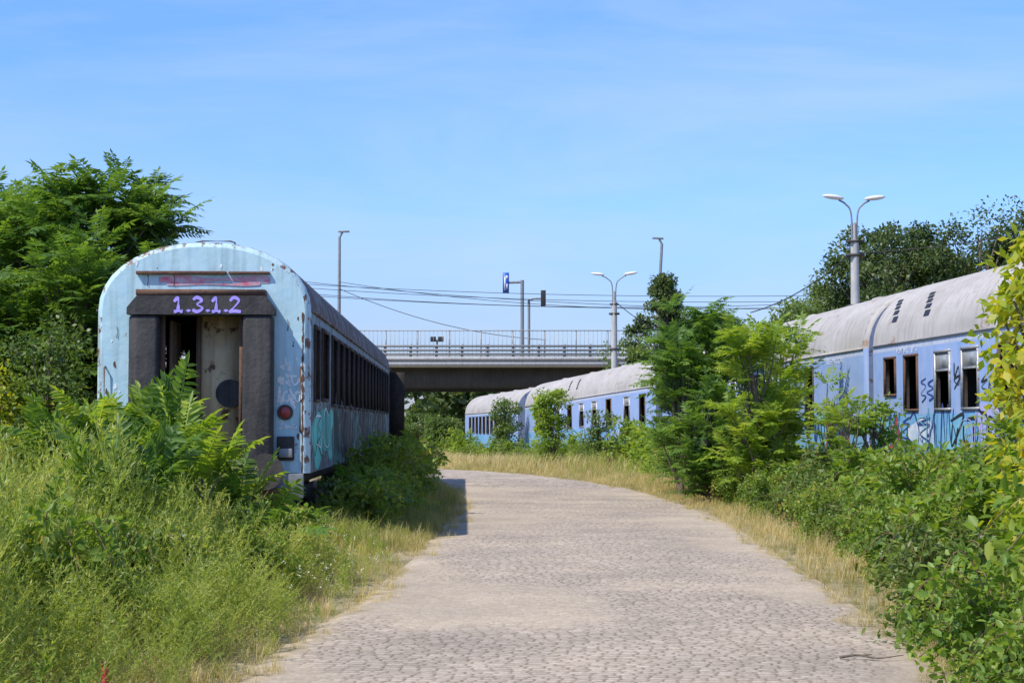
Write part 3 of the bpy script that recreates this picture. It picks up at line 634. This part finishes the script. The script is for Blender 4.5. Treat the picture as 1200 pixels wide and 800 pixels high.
for a,b,sg_ in (((330,331),(1060,344),.5),((330,335),(1060,350),.6),((330,341),(1060,349),.9),((330,344),(1060,357),.6),((330,327),(1060,362),.7),((397,330),(768,362),.4)):
    wire(wp(a[0],a[1],122),wp(b[0],b[1],118),sg_,.02)
wire(wp(397,338,133),wp(640,398,134),.8,.025); wire(wp(720,352,80),wp(800,398,95),.3,.02)
wire(wp(1003,293,50),wp(880,366,52),.25,.018); wire(wp(1003,296,50),wp(1300,250,45),.2,.015)
# ---------------------------------------------------------------- vegetation
def unit(r,n,up=0):
    v=nrm(r.normal(0,1,(n,3))); v[:,2]=np.abs(v[:,2])*1.0 if up else v[:,2]; return v
def ball(r,n): return unit(r,n)*(r.random((n,1))**.42)
def ail(label,base,h,rad,ntip,per,FL,seed,lm,lean=(0,0),zlow=.25,K=10,six=False,name='tree_of_heaven',cat='tree',ll=.24,zp=.75,up=0,droop=.32):
    r=np.random.default_rng(seed); b=(base[0],base[1],float(gz(base[1])))
    root=thing(name,label,cat,b,group=None)
    T=[];FP=[];FD=[]
    top=np.array([lean[0],lean[1],h*.82])
    tr=[np.array([0,0,-.05]),np.array([lean[0]*.2+.05,0,h*.3]),np.array([lean[0]*.6-.04,lean[1]*.5,h*.6]),top]
    T+=tube(catmull(np.array(tr),5),np.linspace(.018*h+.01,.012,16),7)
    for i in range(ntip):
        zf=zlow+(1-zlow)*r.random()**zp
        th=r.uniform(0,2*math.pi); rr_=rad*math.sqrt(max(.05,1-((zf-.58)/.5)**2*.85))*r.uniform(.35,1.0)
        lx=lean[0]*zf; ly=lean[1]*zf
        tip=np.array([lx+rr_*math.cos(th),ly+rr_*math.sin(th),h*zf*r.uniform(.93,1.0)])
        s=max(.1,zf-.35*r.uniform(.6,1)); st_=np.array([lean[0]*s,lean[1]*s,h*s*.8])
        mid=(st_+tip)/2+np.array([0,0,-.06*h*r.random()])+r.normal(0,.05,3)
        T+=tube(catmull(np.array([st_,mid,tip]),3),np.linspace(.008*h,.006,7),5,cap=False)
        dr_=nrm(tip-mid)
        n=per; az=r.uniform(0,2*math.pi)+np.arange(n)*2.4; el=r.uniform(-.1+up,.95+up,n)
        D=np.stack([np.cos(az)*np.cos(el),np.sin(az)*np.cos(el),np.sin(el)],1)+dr_*.35
        FP.append(tip-dr_*(r.random(n)*.35*FL)[:,None]); FD.append(D)
    FP=np.concatenate(FP);FD=np.concatenate(FD)
    part('trunk',mk('trunk',T,[BARK],True),root)
    part('crown',mk('crown',fronds(FP,FD,FL*r.uniform(.7,1.2,len(FP)),K,r,ll,droop,0,six),[lm]),root)
    return root
def broad(label,base,h,shape,ncl,per,lf,seed,lm,name='tree',zlow=.3,bz=None,spread=.55,cat='tree',cone=0):
    r=np.random.default_rng(seed); z=float(gz(base[1])) if bz is None else bz
    root=thing(name,label,cat,(base[0],base[1],z)); T=[]
    rx,ry=shape
    T+=tube(catmull(np.array([(0,0,-.05),(.1*h/6,0,h*.3),(-.1*h/6,.1,h*.6),(0,0,h*.9)]),5),np.linspace(.028*h,.02,16),8)
    P=[];D=[];N=[]
    for i in range(ncl):
        zf=zlow+(1-zlow)*r.random(); k=math.sqrt(max(.08,1-((zf-.6)/.48)**2)) 
        if cone: k=min(1,max(.08,(1.02-zf)/.42))
        a=r.uniform(0,2*math.pi); q=r.uniform(.25,1)**.6
        c=np.array([rx*k*q*math.cos(a),ry*k*q*math.sin(a),h*zf-spread*.5])
        s=max(.15,zf-.3); T+=tube(catmull(np.array([(0,0,h*s),(c[0]*.5,c[1]*.5,(h*s+c[2])/2-.1),tuple(c)]),3),np.linspace(.007*h,.01,7),5,cap=False)
        n=int(per*r.uniform(.6,1.3)); sg_=spread*1.5*r.uniform(.5,1.2)
        o_=ball(r,n)*sg_*np.array([1,1,.62])*(1+.25*np.sin(r.random()*9)); 
        P.append(c+o_); N.append(nrm(o_)+np.array([0,0,.9])+r.normal(0,.5,(n,3))); D.append(nrm(o_)+r.normal(0,.7,(n,3))-np.array([0,0,.3]))
    P=np.concatenate(P);D=np.concatenate(D);N=np.concatenate(N)
    P[:,2]=np.clip(P[:,2],.05,None)
    part('trunk',mk('trunk',T,[BARK],True),root)
    part('crown',mk('crown',[leaves(P,D,N,lf*r.uniform(.6,1.3,len(P)),lf*.6,0)],[lm]),root)
    return root
ail('dense green tree of heaven leaning over the pale carriage',(-7.5,27.5),5.75,1.95,165,12,.75,1,LA,lean=(.5,0),zlow=.22,zp=.95)
ail('tree of heaven with long feathery leaves',(-9.3,28.5),5.8,1.8,140,12,.75,2,LA,lean=(-.2,0),zlow=.2,zp=.95)
ail('tree of heaven at the edge of the thicket',(-9.0,24.5),4.2,1.5,75,12,.7,4,LA,zlow=.15)
ail('young tree of heaven beside the pale carriage',(-6.65,25.2),4.3,1.0,75,11,.65,5,LA,zlow=.12,zp=1)
ail('tree of heaven filling the thicket behind the carriage',(-8.0,31),4.8,1.7,90,11,.7,6,LA,zlow=.1,zp=1)
broad('leafy shrub tree with fine yellowish foliage',(-7.3,22.0),2.6,(1.1,.9),40,190,.07,6,LYW,name='shrub_tree',zlow=.2,spread=.28)
broad('green shrub tree in the thicket',(-6.3,22.8),3.1,(.7,.6),36,170,.08,8,LM,name='shrub_tree',zlow=.2,spread=.28)
for i,(px,d,h,s,nt_,u_) in enumerate(((140,17.6,1.78,21,6,.45),(180,17.2,1.82,22,6,.5),(214,16.8,1.5,23,5,.4),(250,16.6,1.2,29,4,.3),(290,16.8,.95,30,4,.2),(95,17.2,1.6,25,5,.4),(430,25.5,.7,25,6,.1),(110,19.3,1.85,26,6,.3),(55,18,1.7,27,5,.4),(165,14.5,1.25,31,4,.45))):
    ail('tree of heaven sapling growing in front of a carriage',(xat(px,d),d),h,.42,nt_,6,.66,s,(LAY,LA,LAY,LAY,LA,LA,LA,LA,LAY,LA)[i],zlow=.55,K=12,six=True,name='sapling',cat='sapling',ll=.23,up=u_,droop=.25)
ail('tall tree of heaven at the roadside',(4.0,37.5),4.35,.85,70,10,.7,31,LA,lean=(.1,0),zlow=.12)
ail('tree of heaven screening the blue carriages',(5.0,41),4.2,1.0,64,11,.66,32,LA,zlow=.12)
ail('bright yellow-green tree of heaven at the roadside',(4.6,31.2),3.3,.75,44,8,.66,33,LAY,zlow=.08,up=.2)
ail('bright young tree of heaven beside a blue carriage',(5.25,33),3.5,.65,36,8,.66,34,LAY,zlow=.12,up=.25)
ail('low tree of heaven at the road edge',(3.95,33.5),2.4,.55,30,8,.6,35,LA,zlow=.05,up=.2)
ail('slim tree of heaven between the shrubs',(3.6,35.8),3.6,.5,32,8,.62,39,LA,zlow=.12,up=.2)
broad('narrow bright shrub growing against the faded carriage',(1.45,60.5),2.95,(.62,.5),50,150,.11,36,LAY,name='shrub_tree',zlow=.1,spread=.24)
broad('small bush beside the faded carriage',(3.0,57.5),2.1,(.6,.5),30,130,.10,37,LM,name='shrub_tree',zlow=.1,spread=.25)
broad('climbing shrub at the joint of two carriages',(-.25,80.5),3.4,(.6,.5),40,130,.13,38,LM,name='shrub_tree',zlow=.1,spread=.3)
for i,(x,y,h,w_h,lmm) in enumerate(((14.0,62,9.2,2.7,LD),(17.8,63,9.9,2.9,LD),(15.9,64,8.6,2.4,LM),(11.9,66,6.6,2.1,LM),(21,66,9.5,2.6,LD),(13.3,68,7.6,2.3,LM))):
    broad('broad leafy tree behind the blue carriages',(x,y),h,(w_h,w_h*.8),95,330,.16,41+i,lmm,zlow=.22,spread=.58)
broad('tall pointed dark tree beside the bridge',(10.2,112),12.2,(2.9,2.4),170,150,.24,144,LD,zlow=.22,spread=.40,cone=1)
for i,(x,y,h,w) in enumerate(((7.6,108,7.2,2.2),(13.4,106,9.0,2.4),(16.5,104,7.4,2.4),(19.5,98,7.4,2.5),(23,100,8,2.8),(27,96,8,2.8))):
    broad('leafy tree beyond the blue carriages',(x,y),h,(w,w*.8),45,230,.24,50+i,LD if i%2 else LM,zlow=.2,spread=.7)
for i,(x,y,h,w) in enumerate(((-6.4,116,2.9,1.6),(-4.6,113,2.6,1.3),(-9.2,118,3.2,1.8),(-12,114,3.4,1.8))):
    broad('bush beneath the bridge',(x,y),h,(w,w),40,200,.18,60+i,LM,name='bush',zlow=.1,spread=.4,cat='bush')
r=np.random.default_rng(70); n=60000
cx_=r.uniform(-90,90,420); cy_=r.uniform(168,192,420); ch=r.uniform(.5,6.6,420); i=r.integers(0,420,n)
P=np.stack([cx_[i],cy_[i],ch[i]],1)+ball(r,n)*np.array([2.2,2,1.5]); P[:,2]=np.clip(P[:,2]-.3,-.5,7.3)
o=bpy.data.objects.new('distant_wood',mk('distant_wood',[leaves(P,r.normal(0,1,(n,3)),r.normal(0,1,(n,3))+[0,-.3,.8],.9,.7)],[LD])); COL.objects.link(o)
o['kind']='stuff'; o['label']='dark wood beyond the bridge'; o['category']='wood'
def bramble(seed,h,rad,n,lf,lm,nm='bramble_bush'):
    r=np.random.default_rng(seed); T=[]; P=[];D=[];N=[]
    for k in range(24):
        a=r.uniform(0,2*math.pi); ro=rad*r.uniform(.4,1.35); hh_=h*r.uniform(.6,1.4)
        pts=catmull(np.array([(0,0,0),(ro*.25*math.cos(a),ro*.25*math.sin(a),hh_*.7),(ro*.7*math.cos(a),ro*.7*math.sin(a),hh_),(ro*1.15*math.cos(a),ro*1.15*math.sin(a),hh_*.72)]),5)
        T+=tube(pts,np.linspace(.010,.004,len(pts)),5,cap=False)
        m_=n//34; t=r.uniform(3,len(pts)-1,m_); b=np.stack([np.interp(t,np.arange(len(pts)),pts[:,c]) for c in range(3)],1)
        dd=r.normal(0,1,(m_,3)); P.append(b+dd*.04); D.append(dd); N.append(r.normal(0,.5,(m_,3))+[0,0,1])
    m_=int(n*.40); u=unit(r,m_,1); lump=1+.28*np.sin(u[:,0]*7+seed)+.24*np.sin(u[:,1]*9+seed*2)+.12*np.sin(u[:,2]*11)
    q=(r.random(m_)**.35)*lump; b=u*q[:,None]*np.array([rad*.85,rad*.85,h*.72]); b[:,2]=np.clip(b[:,2],.03,None)
    P.append(b); D.append(u*.5+r.normal(0,.7,(m_,3))-[0,0,.2]); N.append(u*.6+r.normal(0,.45,(m_,3))+[0,0,.7])
    P=np.concatenate(P);D=np.concatenate(D);N=np.concatenate(N)
    return mk('stem',T,[CANE]),mk('foliage',[leaves(P,D,N,lf*r.uniform(.5,1.4,len(P)),lf*.72,0,True)],[lm])
BV=[bramble(80,1.15,.85,2700,.115,LB),bramble(81,1.0,.75,2700,.09,LB),bramble(82,1.2,.8,2300,.13,LAY),bramble(83,.9,.7,2600,.07,LYW),bramble(84,1.1,.8,2500,.11,LM)]
def putbramble(x,y,sc,v,lab):
    root=thing('bramble_bush',lab,'bush',(x,y,float(gz(y))),(0,0,R.uniform(0,6.28)),'bramble bushes along the road')
    root.scale=(sc*1.05,sc*1.05,sc*R.uniform(.75,1.2))
    part('stem',BV[v][0],root); part('foliage',BV[v][1],root)
pts=[]
for yy in np.arange(7.6,34,1.0):
    cx0=float(np.interp(yy,CL[:240,1],CL[:240,0]))
    near=float(np.interp(yy,[7,11,13,17,22,30],[2.15,2.2,2.6,2.85,3.05,2.95]))
    for j,off in enumerate(np.arange(near+.25,near+4.8,.92)):
        x=cx0+off+R.uniform(-.3,.3); y=yy+R.uniform(-.4,.4)
        side=9.2-.077*y+0
        if y<31.5 and x>side-.7: continue
        if y>=31.5 and x>6.7-.067*(y-32.3)-.7: continue
        big=.95 if y<14 else .86
        sc=(.42 if j==0 else .66 if j==1 else big)*R.uniform(.68,1.25)
        v=int(R.choice([0,1,2,3,4],p=[.36,.28,.16,.05,.15])) if j else int(R.choice([0,1,4]))
        pts.append((x,y,sc,v))
for x,y,sc,v in pts: putbramble(x,y,sc,v,'tangled bramble bush with arching reddish canes')
for yy in np.arange(35,56,1.9):
    s=6.7-.067*(yy-32.3); putbramble(s-.9+R.uniform(-.3,.1),yy,R.uniform(.7,1.0),int(R.integers(0,3)),'leafy bush at the foot of a blue carriage')
for t in np.linspace(0,1,9):
    putbramble(4.95-4.43*t-1.0+R.uniform(-.3,.2),58.1+24*t,R.uniform(.5,.9),int(R.integers(0,3)),'leafy bush at the foot of a faded carriage')
for t in np.linspace(0,1,7):
    putbramble(.42-3.44*t-1.1,83+24.3*t,R.uniform(.6,1.0),int(R.integers(0,3)),'leafy bush at the foot of a faded carriage')
for yy in np.arange(24.0,47,1.3):
    xr=-2.04-.0297*yy; putbramble(xr+.5+R.uniform(-.1,.3),yy,R.uniform(.55,.8),int(R.choice([0,4])),'dark bramble bush against the carriage side')
for yy in np.arange(21.8,28,1.6): putbramble(-6.3+R.uniform(-.3,.2),yy,1.0,4,'bramble bush behind the weeds')
for px,d,sc,v in ((30,17,1.0,4),(225,14,.5,1),(60,11.5,.55,0),(325,19,.5,0),(290,15,.42,1),(140,13,.55,4)):
    putbramble(xat(px,d),d,sc,v,'leafy bramble bush among tall weeds')
broad('young yellowing tree standing in the brambles',(4.68,14.0),3.3,(.68,.6),95,55,.11,90,LYW,name='shrub_tree',zlow=.25,spread=.17)
broad('yellowing young tree with drooping branches',(4.12,11.9),2.75,(.38,.5),46,42,.10,94,LYW,name='shrub_tree',zlow=.3,spread=.16)
broad('leafy green shrub beside the road',(4.7,12.6),1.8,(.6,.6),45,90,.10,91,LB,name='shrub_tree',zlow=.2,spread=.18)
for x,y,h,sd_ in ((5.15,25.5,2.1,92),(5.5,28.5,2.4,93),(6.5,21.5,1.75,97)):
    ail('tree of heaven sapling among the brambles',(x,y),h,.3,9,6,.5,sd_,LAY,zlow=.45,name='sapling',cat='sapling')
broad('vine-covered shrub climbing a blue carriage',(6.15,28.2),2.05,(.4,.35),30,90,.10,98,LB,name='shrub_tree',zlow=.1,spread=.2)
broad('vine-covered shrub climbing a blue carriage',(6.75,23.0),1.75,(.35,.4),24,80,.10,99,LM,name='shrub_tree',zlow=.1,spread=.2)
def weedvar(seed,h=1.0,nb=17,open_=.62,leaf=.05,wr=.22,m0=17):
    r=np.random.default_rng(seed); P=[];D=[];Lf=[]
    RV=[];RF=[]
    def rib(a,b,w):
        i=len(RV); d=nrm(b-a); s=nrm(np.cross(d,np.array([0.3,1,.1])))*w
        RV.extend([a-s,a+s,b+s*.4,b-s*.4]); RF.append((i,i+1,i+2,i+3))
    lean=r.normal(0,.16,2)
    axis=lambda t:np.array([lean[0]*t*t,lean[1]*t*t,h*t])
    rib(axis(0),axis(.5),.006);rib(axis(.5),axis(1),.004)
    for k in range(nb):
        t=.10+.80*k/nb+r.uniform(-.02,.03); a=k*2.4+r.uniform(-.3,.3); ln=h*(.34*(1-t)+.12)*r.uniform(.8,1.25)
        d=nrm(np.array([math.cos(a)*open_,math.sin(a)*open_,.95])); p0=axis(t); p1=p0+d*ln
        rib(p0,p1,.003)
        m_=m0; tt=np.linspace(.12,1.0,m_)[:,None]; q=p0+(p1-p0)*tt
        P.append(q); D.append(d*.9+r.normal(0,.55,(m_,3))); Lf.append(np.full(m_,leaf)*r.uniform(.7,1.3,m_)*(1.15-.5*tt[:,0]))
    m_=24; q=np.array([axis(t) for t in np.linspace(.7,1,m_)]); P.append(q); D.append(r.normal(0,.5,(m_,3))+[0,0,.9]); Lf.append(np.full(m_,leaf*.8))
    P=np.concatenate(P);D=np.concatenate(D);Lf=np.concatenate(Lf)
    V,F,_=leaves(P,D,r.normal(0,1,(len(P),3)),Lf,Lf*wr)
    RV=np.array(RV);RF=np.array(RF)
    return np.concatenate([V,RV]),np.concatenate([F,RF+len(V)])
WV=[weedvar(100+i,open_=.8) for i in range(4)]+[weedvar(110,1,12,.5,.06,.22),weedvar(111,1,22,.9,.045)]
BW=[weedvar(120+i,1,13,.8,.09,.42,9) for i in range(3)]
def scatter(VS,x,y,sc,wid,r):
    parts=[]; v=r.integers(0,len(VS),len(x)); z=gz(y)
    for k,(V,F) in enumerate(VS):
        I=np.where(v==k)[0]
        if len(I)==0: continue
        a=r.uniform(0,6.28,len(I)); c=np.cos(a);s=np.sin(a)
        X=(V[None,:,0]*c[:,None]-V[None,:,1]*s[:,None])*(sc[I]*wid[I])[:,None]+x[I][:,None]
        Y=(V[None,:,0]*s[:,None]+V[None,:,1]*c[:,None])*(sc[I]*wid[I])[:,None]+y[I][:,None]
        Zz=V[None,:,2]*sc[I][:,None]+z[I][:,None]
        FF=(F[None]+(np.arange(len(I))*len(V))[:,None,None]).reshape(-1,F.shape[1])
        parts.append((np.stack([X,Y,Zz],2).reshape(-1,3),FF,0))
    return parts
r=np.random.default_rng(5)
def leftcar(x,y): return (y>22.0)&(y<47)&(x>-5.7-.03*(y-22))&(x<-2.6-.0297*(y-22.3))
x=r.uniform(-9.5,-1.2,10500); y=r.uniform(4.5,24,10500); dist=-sd(x,y)-2.16
cl=fbm(x*1.5+40,y*1.5+40,31)
lump=.42+1.15*cl
hgt=np.clip(.14+.58*dist,0,1.25)*lump*r.uniform(.75,1.15,len(x))*(1-.2*sstep(15,20,y))
hgt*=1-.48*sstep(15.5,19,y)*(1-sstep(1.6,2.5,dist))
keep=(dist>.05)&(~leftcar(x,y))&(r.random(len(x))<np.clip(.35+dist*.5,0,1)*np.clip(cl*2.0-.42,.06,1))&(x>-.36*y-2.2)&(hgt>.12)
x=x[keep];y=y[keep];h_=hgt[keep]
bw=r.random(len(x))<.06
o=bpy.data.objects.new('tall_weeds',mk('tall_weeds',scatter(WV,x[~bw],y[~bw],h_[~bw],np.clip(.85/h_[~bw],.9,1.6),r),[LW])); COL.objects.link(o); o['kind']='stuff'; o['label']='tall feathery yellow-green weeds in a thicket'; o['category']='weeds'
o=bpy.data.objects.new('broad_leaved_weeds',mk('broad_leaved_weeds',scatter(BW,x[bw],y[bw],h_[bw]*.95,np.full(bw.sum(),1.),r),[LB])); COL.objects.link(o); o['kind']='stuff'; o['label']='broad-leaved green weeds mixed into the thicket'; o['category']='weeds'
x=r.uniform(-12,12,5200); y=r.uniform(9,60,5200); s_=sd(x,y)
rightok=(s_>2.5)&(x<8.0-.067*y)
leftok=(s_<-2.4)&(y>24)&(~leftcar(x,y))
keep=(rightok&(x<6.9))|leftok
x=x[keep];y=y[keep]; s2=np.abs(s_[keep]); h_=np.clip(.2+.35*(s2-2.3),.2,.7)*r.uniform(.6,1.2,len(x))
k2=r.random(len(x))<.5; x=x[k2];y=y[k2];h_=h_[k2]
o=bpy.data.objects.new('verge_weeds',mk('verge_weeds',scatter(WV,x,y,h_,np.full(len(x),1.1),r),[LW])); COL.objects.link(o); o['kind']='stuff'; o['label']='scattered green weeds on the road verge'; o['category']='weeds'
def tuft(seed,n=20):
    r=np.random.default_rng(seed); V=[];F=[]
    for k in range(n):
        a=r.uniform(0,6.28); h=r.uniform(.35,1.0); ln=r.uniform(.15,.8); b=np.array([r.normal(0,.16),r.normal(0,.16),0]); w=.010
        s=np.array([-math.sin(a),math.cos(a),0])*w; d=np.array([math.cos(a),math.sin(a),0])
        p1=b+d*ln*.3+np.array([0,0,h*.6]); p2=b+d*ln+np.array([0,0,h])
        i=len(V); V+=[b-s,b+s,p1+s*.8,p1-s*.8,p2-s*.15,p2+s*.15]; F+=[(i,i+1,i+2,i+3),(i+3,i+2,i+5,i+4)]
    return np.array(V),np.array(F)
TV=[tuft(200+i) for i in range(6)]
def grass(name,label,n,x0,x1,y0,y1,smin,smax,hs,mt,seed,pred=None,thr=.36):
    r=np.random.default_rng(seed); x=r.uniform(x0,x1,n); y=r.uniform(y0,y1,n); s_=np.abs(sd(x,y))
    keep=(s_+(fbm(x*2.2+50,y*2.2+50,9)-.5)*.75>smin)&(s_<smax)&(~leftcar(x,y)|(r.random(n)<.3))&(fbm(x*1.5,y*1.5,seed)>thr)
    if pred is not None: keep&=pred(x,y)
    x=x[keep];y=y[keep]; h=hs*(.45+np.clip(s_[keep]-smin,0,1.2)*.6)*r.uniform(.5,1.3,len(x))
    o=bpy.data.objects.new(name,mk(name,scatter(TV,x,y,h,np.full(len(x),1.1),r),[mt])); COL.objects.link(o); o['kind']='stuff'; o['label']=label; o['category']='grass'
grass('verge_grass','green and straw-coloured grass along the cobbles',15000,-6,8,5,60,2.08,5.0,.18,LG,301)
grass('dry_grass','dry straw grass on the road verge',36000,-8,8,8,68,2.05,4.2,.24,LGD,302,None,.28)
grass('far_grass','dry grass beneath the distant carriages',14000,-16,8,52,125,2.2,60,.50,LGD,303,lambda x,y:(x<5.2-.19*(y-58)+.4)|(y>108),.2)
grass('shade_grass','green grass in the shade of the carriage',2500,-3.6,-1.1,21,60,2.1,9,.36,LG,304)
r=np.random.default_rng(400); n=160; x=r.uniform(-2.6,-1.3,n); y=r.uniform(14,19,n); dd=-sd(x,y)-2.16; k=(dd>.15)&(dd<.9); x=x[k];y=y[k];dd=dd[k]
P=np.stack([x,y,.12+.4*dd*r.uniform(.7,1.1,len(x))],1); P=np.repeat(P,4,0)+r.normal(0,.012,(len(P)*4,3))
o=bpy.data.objects.new('small_flowers',mk('small_flowers',[leaves(P,r.normal(0,1,P.shape),r.normal(0,.3,P.shape)+[0,0,1],.02,.014)],[FLW])); COL.objects.link(o); o['kind']='stuff'; o['label']='small pale flowers among the weeds'; o['category']='flowers'
yy=9.4; xx=xat(127,yy)
rt=thing('marker_stake','short faded red metal stake in the weeds','stake',(xx,yy,0))
part('shaft',mk('shaft',tube([(0,0,-.02),(0,0,.26)],.02,10),[PINK]),rt); part('cap',mk('cap',[ell((0,0,.265),(.026,.026,.02))],[RUST],True),rt)
P=tube(catmull(np.array([(0,0,.02),(.12,.03,.035),(.25,.01,.02),(.42,.06,.04)]),4),np.linspace(.010,.003,13),6)+tube([(.15,.025,.035),(.21,.11,.03)],[.005,.003],5)
thing('fallen_branch','dry fallen twig on the cobbles by the brambles','branch',(2.2,11.3,.02),(0,0,-.2),data=mk('fallen_branch',P,[BARK]))
# ---------------------------------------------------------------- light, sky, camera
sunv=Vector((-1.85,-1.40,2.95)).normalized()
el=math.asin(sunv.z); az=math.atan2(sunv.x,sunv.y)
w=bpy.data.worlds.new('World'); S.world=w; w.use_nodes=True; nt=w.node_tree; nt.nodes.clear()
sky=nt.nodes.new('ShaderNodeTexSky'); sky.sky_type='NISHITA'; sky.sun_disc=False; sky.sun_elevation=el; sky.sun_rotation=az%(2*math.pi); sky.air_density=1.0; sky.dust_density=.3; sky.ozone_density=3
tc=nt.nodes.new('ShaderNodeTexCoord'); sx=nt.nodes.new('ShaderNodeSeparateXYZ'); nt.links.new(tc.outputs['Generated'],sx.inputs[0])
tr=_ramp(nt,[(0,(.32,.33,.43)),(.06,(.42,.44,.55)),(.13,(.48,.58,.75)),(.25,(.49,.64,.93)),(.6,(.48,.50,.55))]); nt.links.new(sx.outputs[2],tr.inputs[0])
tm_=nt.nodes.new('ShaderNodeVectorMath'); tm_.operation='MULTIPLY'; nt.links.new(sky.outputs[0],tm_.inputs[0]); nt.links.new(tr.outputs[0],tm_.inputs[1])
sc_=nt.nodes.new('ShaderNodeVectorMath'); sc_.operation='MULTIPLY'; nt.links.new(tm_.outputs[0],sc_.inputs[0]); sc_.inputs[1].default_value=(1.55,1.66,1.95)
mp=nt.nodes.new('ShaderNodeMapping'); mp.inputs['Scale'].default_value=(1.4,1.4,7); mp.inputs['Rotation'].default_value=(.15,.25,0)
nt.links.new(tc.outputs['Generated'],mp.inputs[0]); nn=nt.nodes.new('ShaderNodeTexNoise'); nn.inputs['Scale'].default_value=1.9; nn.inputs['Detail'].default_value=9; nn.inputs['Roughness'].default_value=.58; nn.inputs['Distortion'].default_value=.4; nt.links.new(mp.outputs[0],nn.inputs['Vector'])
rp=_ramp(nt,[(.44,0),(.75,.45)]); nt.links.new(nn.outputs[0],rp.inputs[0])
mx=nt.nodes.new('ShaderNodeMixRGB'); nt.links.new(rp.outputs[0],mx.inputs[0]); nt.links.new(sc_.outputs[0],mx.inputs[1]); mx.inputs[2].default_value=(4.5,5.2,5.9,1)
bg=nt.nodes.new('ShaderNodeBackground'); bg.inputs[1].default_value=.15; nt.links.new(mx.outputs[0],bg.inputs[0])
ow=nt.nodes.new('ShaderNodeOutputWorld'); nt.links.new(bg.outputs[0],ow.inputs[0])
sl=bpy.data.lights.new('sun','SUN'); sl.energy=5.0; sl.angle=math.radians(.5); sl.color=(1,.945,.85)
so=bpy.data.objects.new('sun',sl); COL.objects.link(so); so.rotation_euler=(-sunv).to_track_quat('-Z','Y').to_euler()
cam=bpy.data.cameras.new('camera'); cam.lens=58.7; cam.sensor_width=36; cam.clip_end=4000; cam.clip_start=.1
co=bpy.data.objects.new('camera',cam); COL.objects.link(co); co.location=(0,0,1.6); co.rotation_euler=(math.radians(90+2.84),0,0)
S.camera=co
S.view_settings.view_transform='Standard'; S.view_settings.look='None'; S.view_settings.exposure=0
